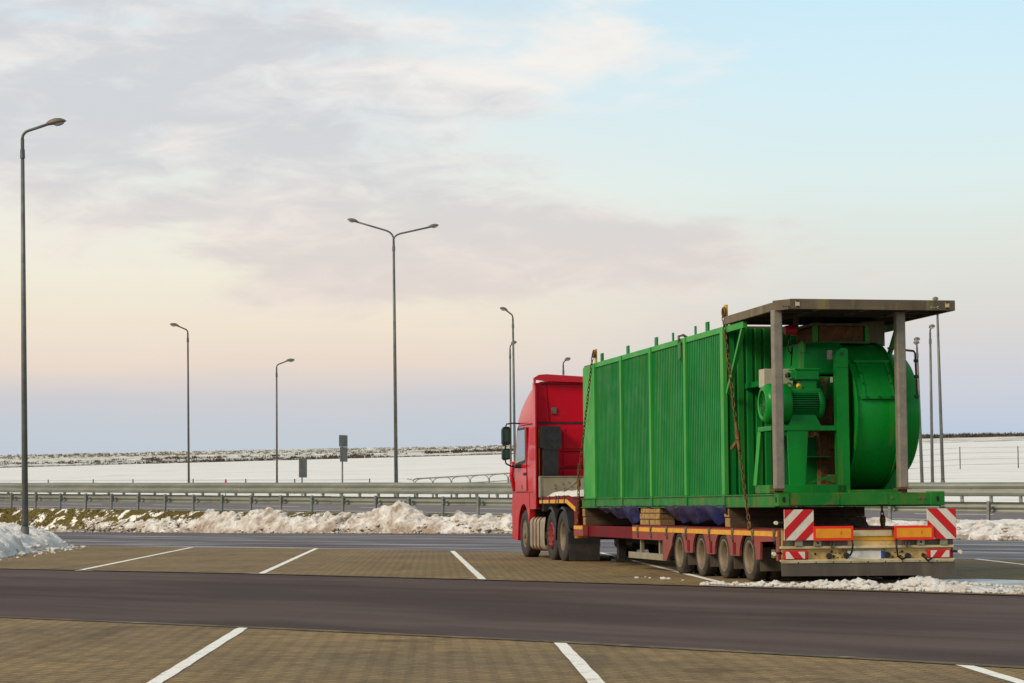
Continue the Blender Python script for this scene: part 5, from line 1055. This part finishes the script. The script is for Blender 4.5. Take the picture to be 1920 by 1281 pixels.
timber('added low long timber on the bed floor, far side, closing the bright gap beneath the lengthwise timber', 8.5, 12.3, -.90, -.64, .562, .768, 'timber_dark', False, GB, 12)  # second added timber, darkens the opening left below the first
def tarp(label, x0, x1, drop, seed):
    nx, nz = 90, 22; rows = []
    for j in range(nz+1):
        v = j/nz; row = []
        for i in range(nx+1):
            f = i/nx; x = x0+(x1-x0)*f; d = drop(f)
            fold = fbm(x*2.2+seed, v*.8, seed, 3); fo2 = math.sin(x*5.5 + 3*fold + v*2.2 + seed)
            y = 1.23 + .015 + v**.6*(.05*fold + .028*fo2*min(1, v*3)) - .10*v*v
            z = 1.105 + .035*fbm(x*3.1, 1, seed+3, 3) - v*d*(1 + .10*fold) - .02*fo2*v; row.append((x + .05*fold*v, y, max(z, .778)))
        rows.append(row)
    mb = MB(); mb.sheet(rows); o = truck_one('tarpaulin', mb, 'tarp', label, 'tarpaulin', ((x0+x1)/2, 1.23, .8), 'blue tarpaulins hanging under the module')
    so = o.modifiers.new('thickness', 'SOLIDIFY'); so.thickness = .006; return o
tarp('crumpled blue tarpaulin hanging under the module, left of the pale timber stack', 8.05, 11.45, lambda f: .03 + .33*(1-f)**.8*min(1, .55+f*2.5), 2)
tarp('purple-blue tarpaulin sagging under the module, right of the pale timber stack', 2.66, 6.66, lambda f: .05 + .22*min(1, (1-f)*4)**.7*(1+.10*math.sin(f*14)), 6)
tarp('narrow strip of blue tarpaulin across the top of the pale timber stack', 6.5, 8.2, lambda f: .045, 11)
def links(mb, a, b, pitch=.08, r=.0082, wl=.022):
    a, b = Vector(a), Vector(b); d = b-a; n = int(d.length/pitch); d.normalize(); s1 = d.orthogonal().normalized(); s2 = d.cross(s1)
    for i in range(n):
        c = a + d*(pitch*(i+.5)); s_ = s1 if i % 2 else s2; hl = pitch*.68; pts = []
        for k in range(10):
            t = 2*math.pi*k/10; pts.append(c + d*(math.cos(t)*(hl-.0)+0) + s_*(math.sin(t)*wl))
        mb.tube(pts, r, 5, closed=True)
def chain(label, segs, binder=None, hook=None, loop=None):
    mb = MB()
    for a, b in segs: links(mb, a, b)
    org = segs[-1][1]; global OFF
    OFF = org; t = thing('lashing_chain', label, 'chain', TW(*org), TROT, 'lashing chains over the load')
    part('links', mb, 'chain', t)['kind'] = 'stuff'
    if binder:
        a, b = Vector(binder[0]), Vector(binder[1]); bd = part('load_binder', MB().cyl(a, b, .026, n=10).cyl(a + (b-a)*.3, a + (b-a)*.62, .036, n=10), 'chain', t)
        hd = Vector(binder[2]); part('binder_handle', MB().bar(a + (b-a)*.62, hd, .025, .05), 'chain', bd)
    if hook: part('hook', MB().tube([(hook[0]+.055*math.cos(t_), hook[1], hook[2]+.055*math.sin(t_)) for t_ in [R(-60+i*28) for i in range(11)]], .018, 8), 'chain', t); 
    if loop: part('loop', MB().tube([(loop[0]+.07*math.cos(t_), loop[1], loop[2]+.06*math.sin(t_)) for t_ in [2*math.pi*i/14 for i in range(14)]], .020, 7, closed=True), 'chain', t)
    return t
chain('rusty lashing chain with load binder from the rear yellow lug down the open fan bay', [((2.70, 1.245, 4.02), (1.98, 1.275, 2.32)), ((1.80, 1.28, 1.90), (1.28, 1.305, .84))], ((1.98, 1.275, 2.32), (1.80, 1.28, 1.90), (2.05, 1.33, 1.93)), (1.27, 1.305, .80), (2.70, 1.225, 4.02))
chain('rusty lashing chain from the front yellow lug down beside the cab', [((11.42, 1.25, 4.0), (12.42, 1.29, 1.95)), ((12.42, 1.30, 1.95), (12.60, 1.30, 1.25)), ((12.48, 1.31, 1.9), (12.55, 1.31, 1.35)), ((12.60, 1.30, 1.25), (12.72, 1.30, .82))], ((12.45, 1.31, 1.62), (12.5, 1.31, 1.40), (12.30, 1.34, 1.28)), (12.72, 1.30, .80), (11.40, 1.235, 3.98))
chain('short rusty chain hanging under the right end of the rear beam', [((.45, -.40, 1.08), (.42, -.40, .80))], None, (.42, -.40, .83), (.42, -.40, .88))
o = truck_one('steel_cable', MB().tube([(16.33, .88, 1.36), (14.5, 1.0, 1.50), (12.62, 1.22, 1.68)], .011, 6), 'chain', 'thin rusty cable slanting across the pale bulkhead to the front chain', 'cable', (14.5, 1., 1.4))
for which, pts in zip(('left', 'right'), ([(.5, .25, 1.07), (.45, .12, .90), (.40, -.02, .78)], [(.5, .0, 1.07), (.45, -.06, .95), (.42, -.16, .84), (.4, -.17, .775)])):
    truck_one('loose_hose', MB().tube(pts, .012, 6), 'cable_black', '%s of two thin black hoses hanging under the rear beam' % which, 'hose', (.45, 0, .78), 'hoses under the rear beam')
bpy.context.view_layer.update()
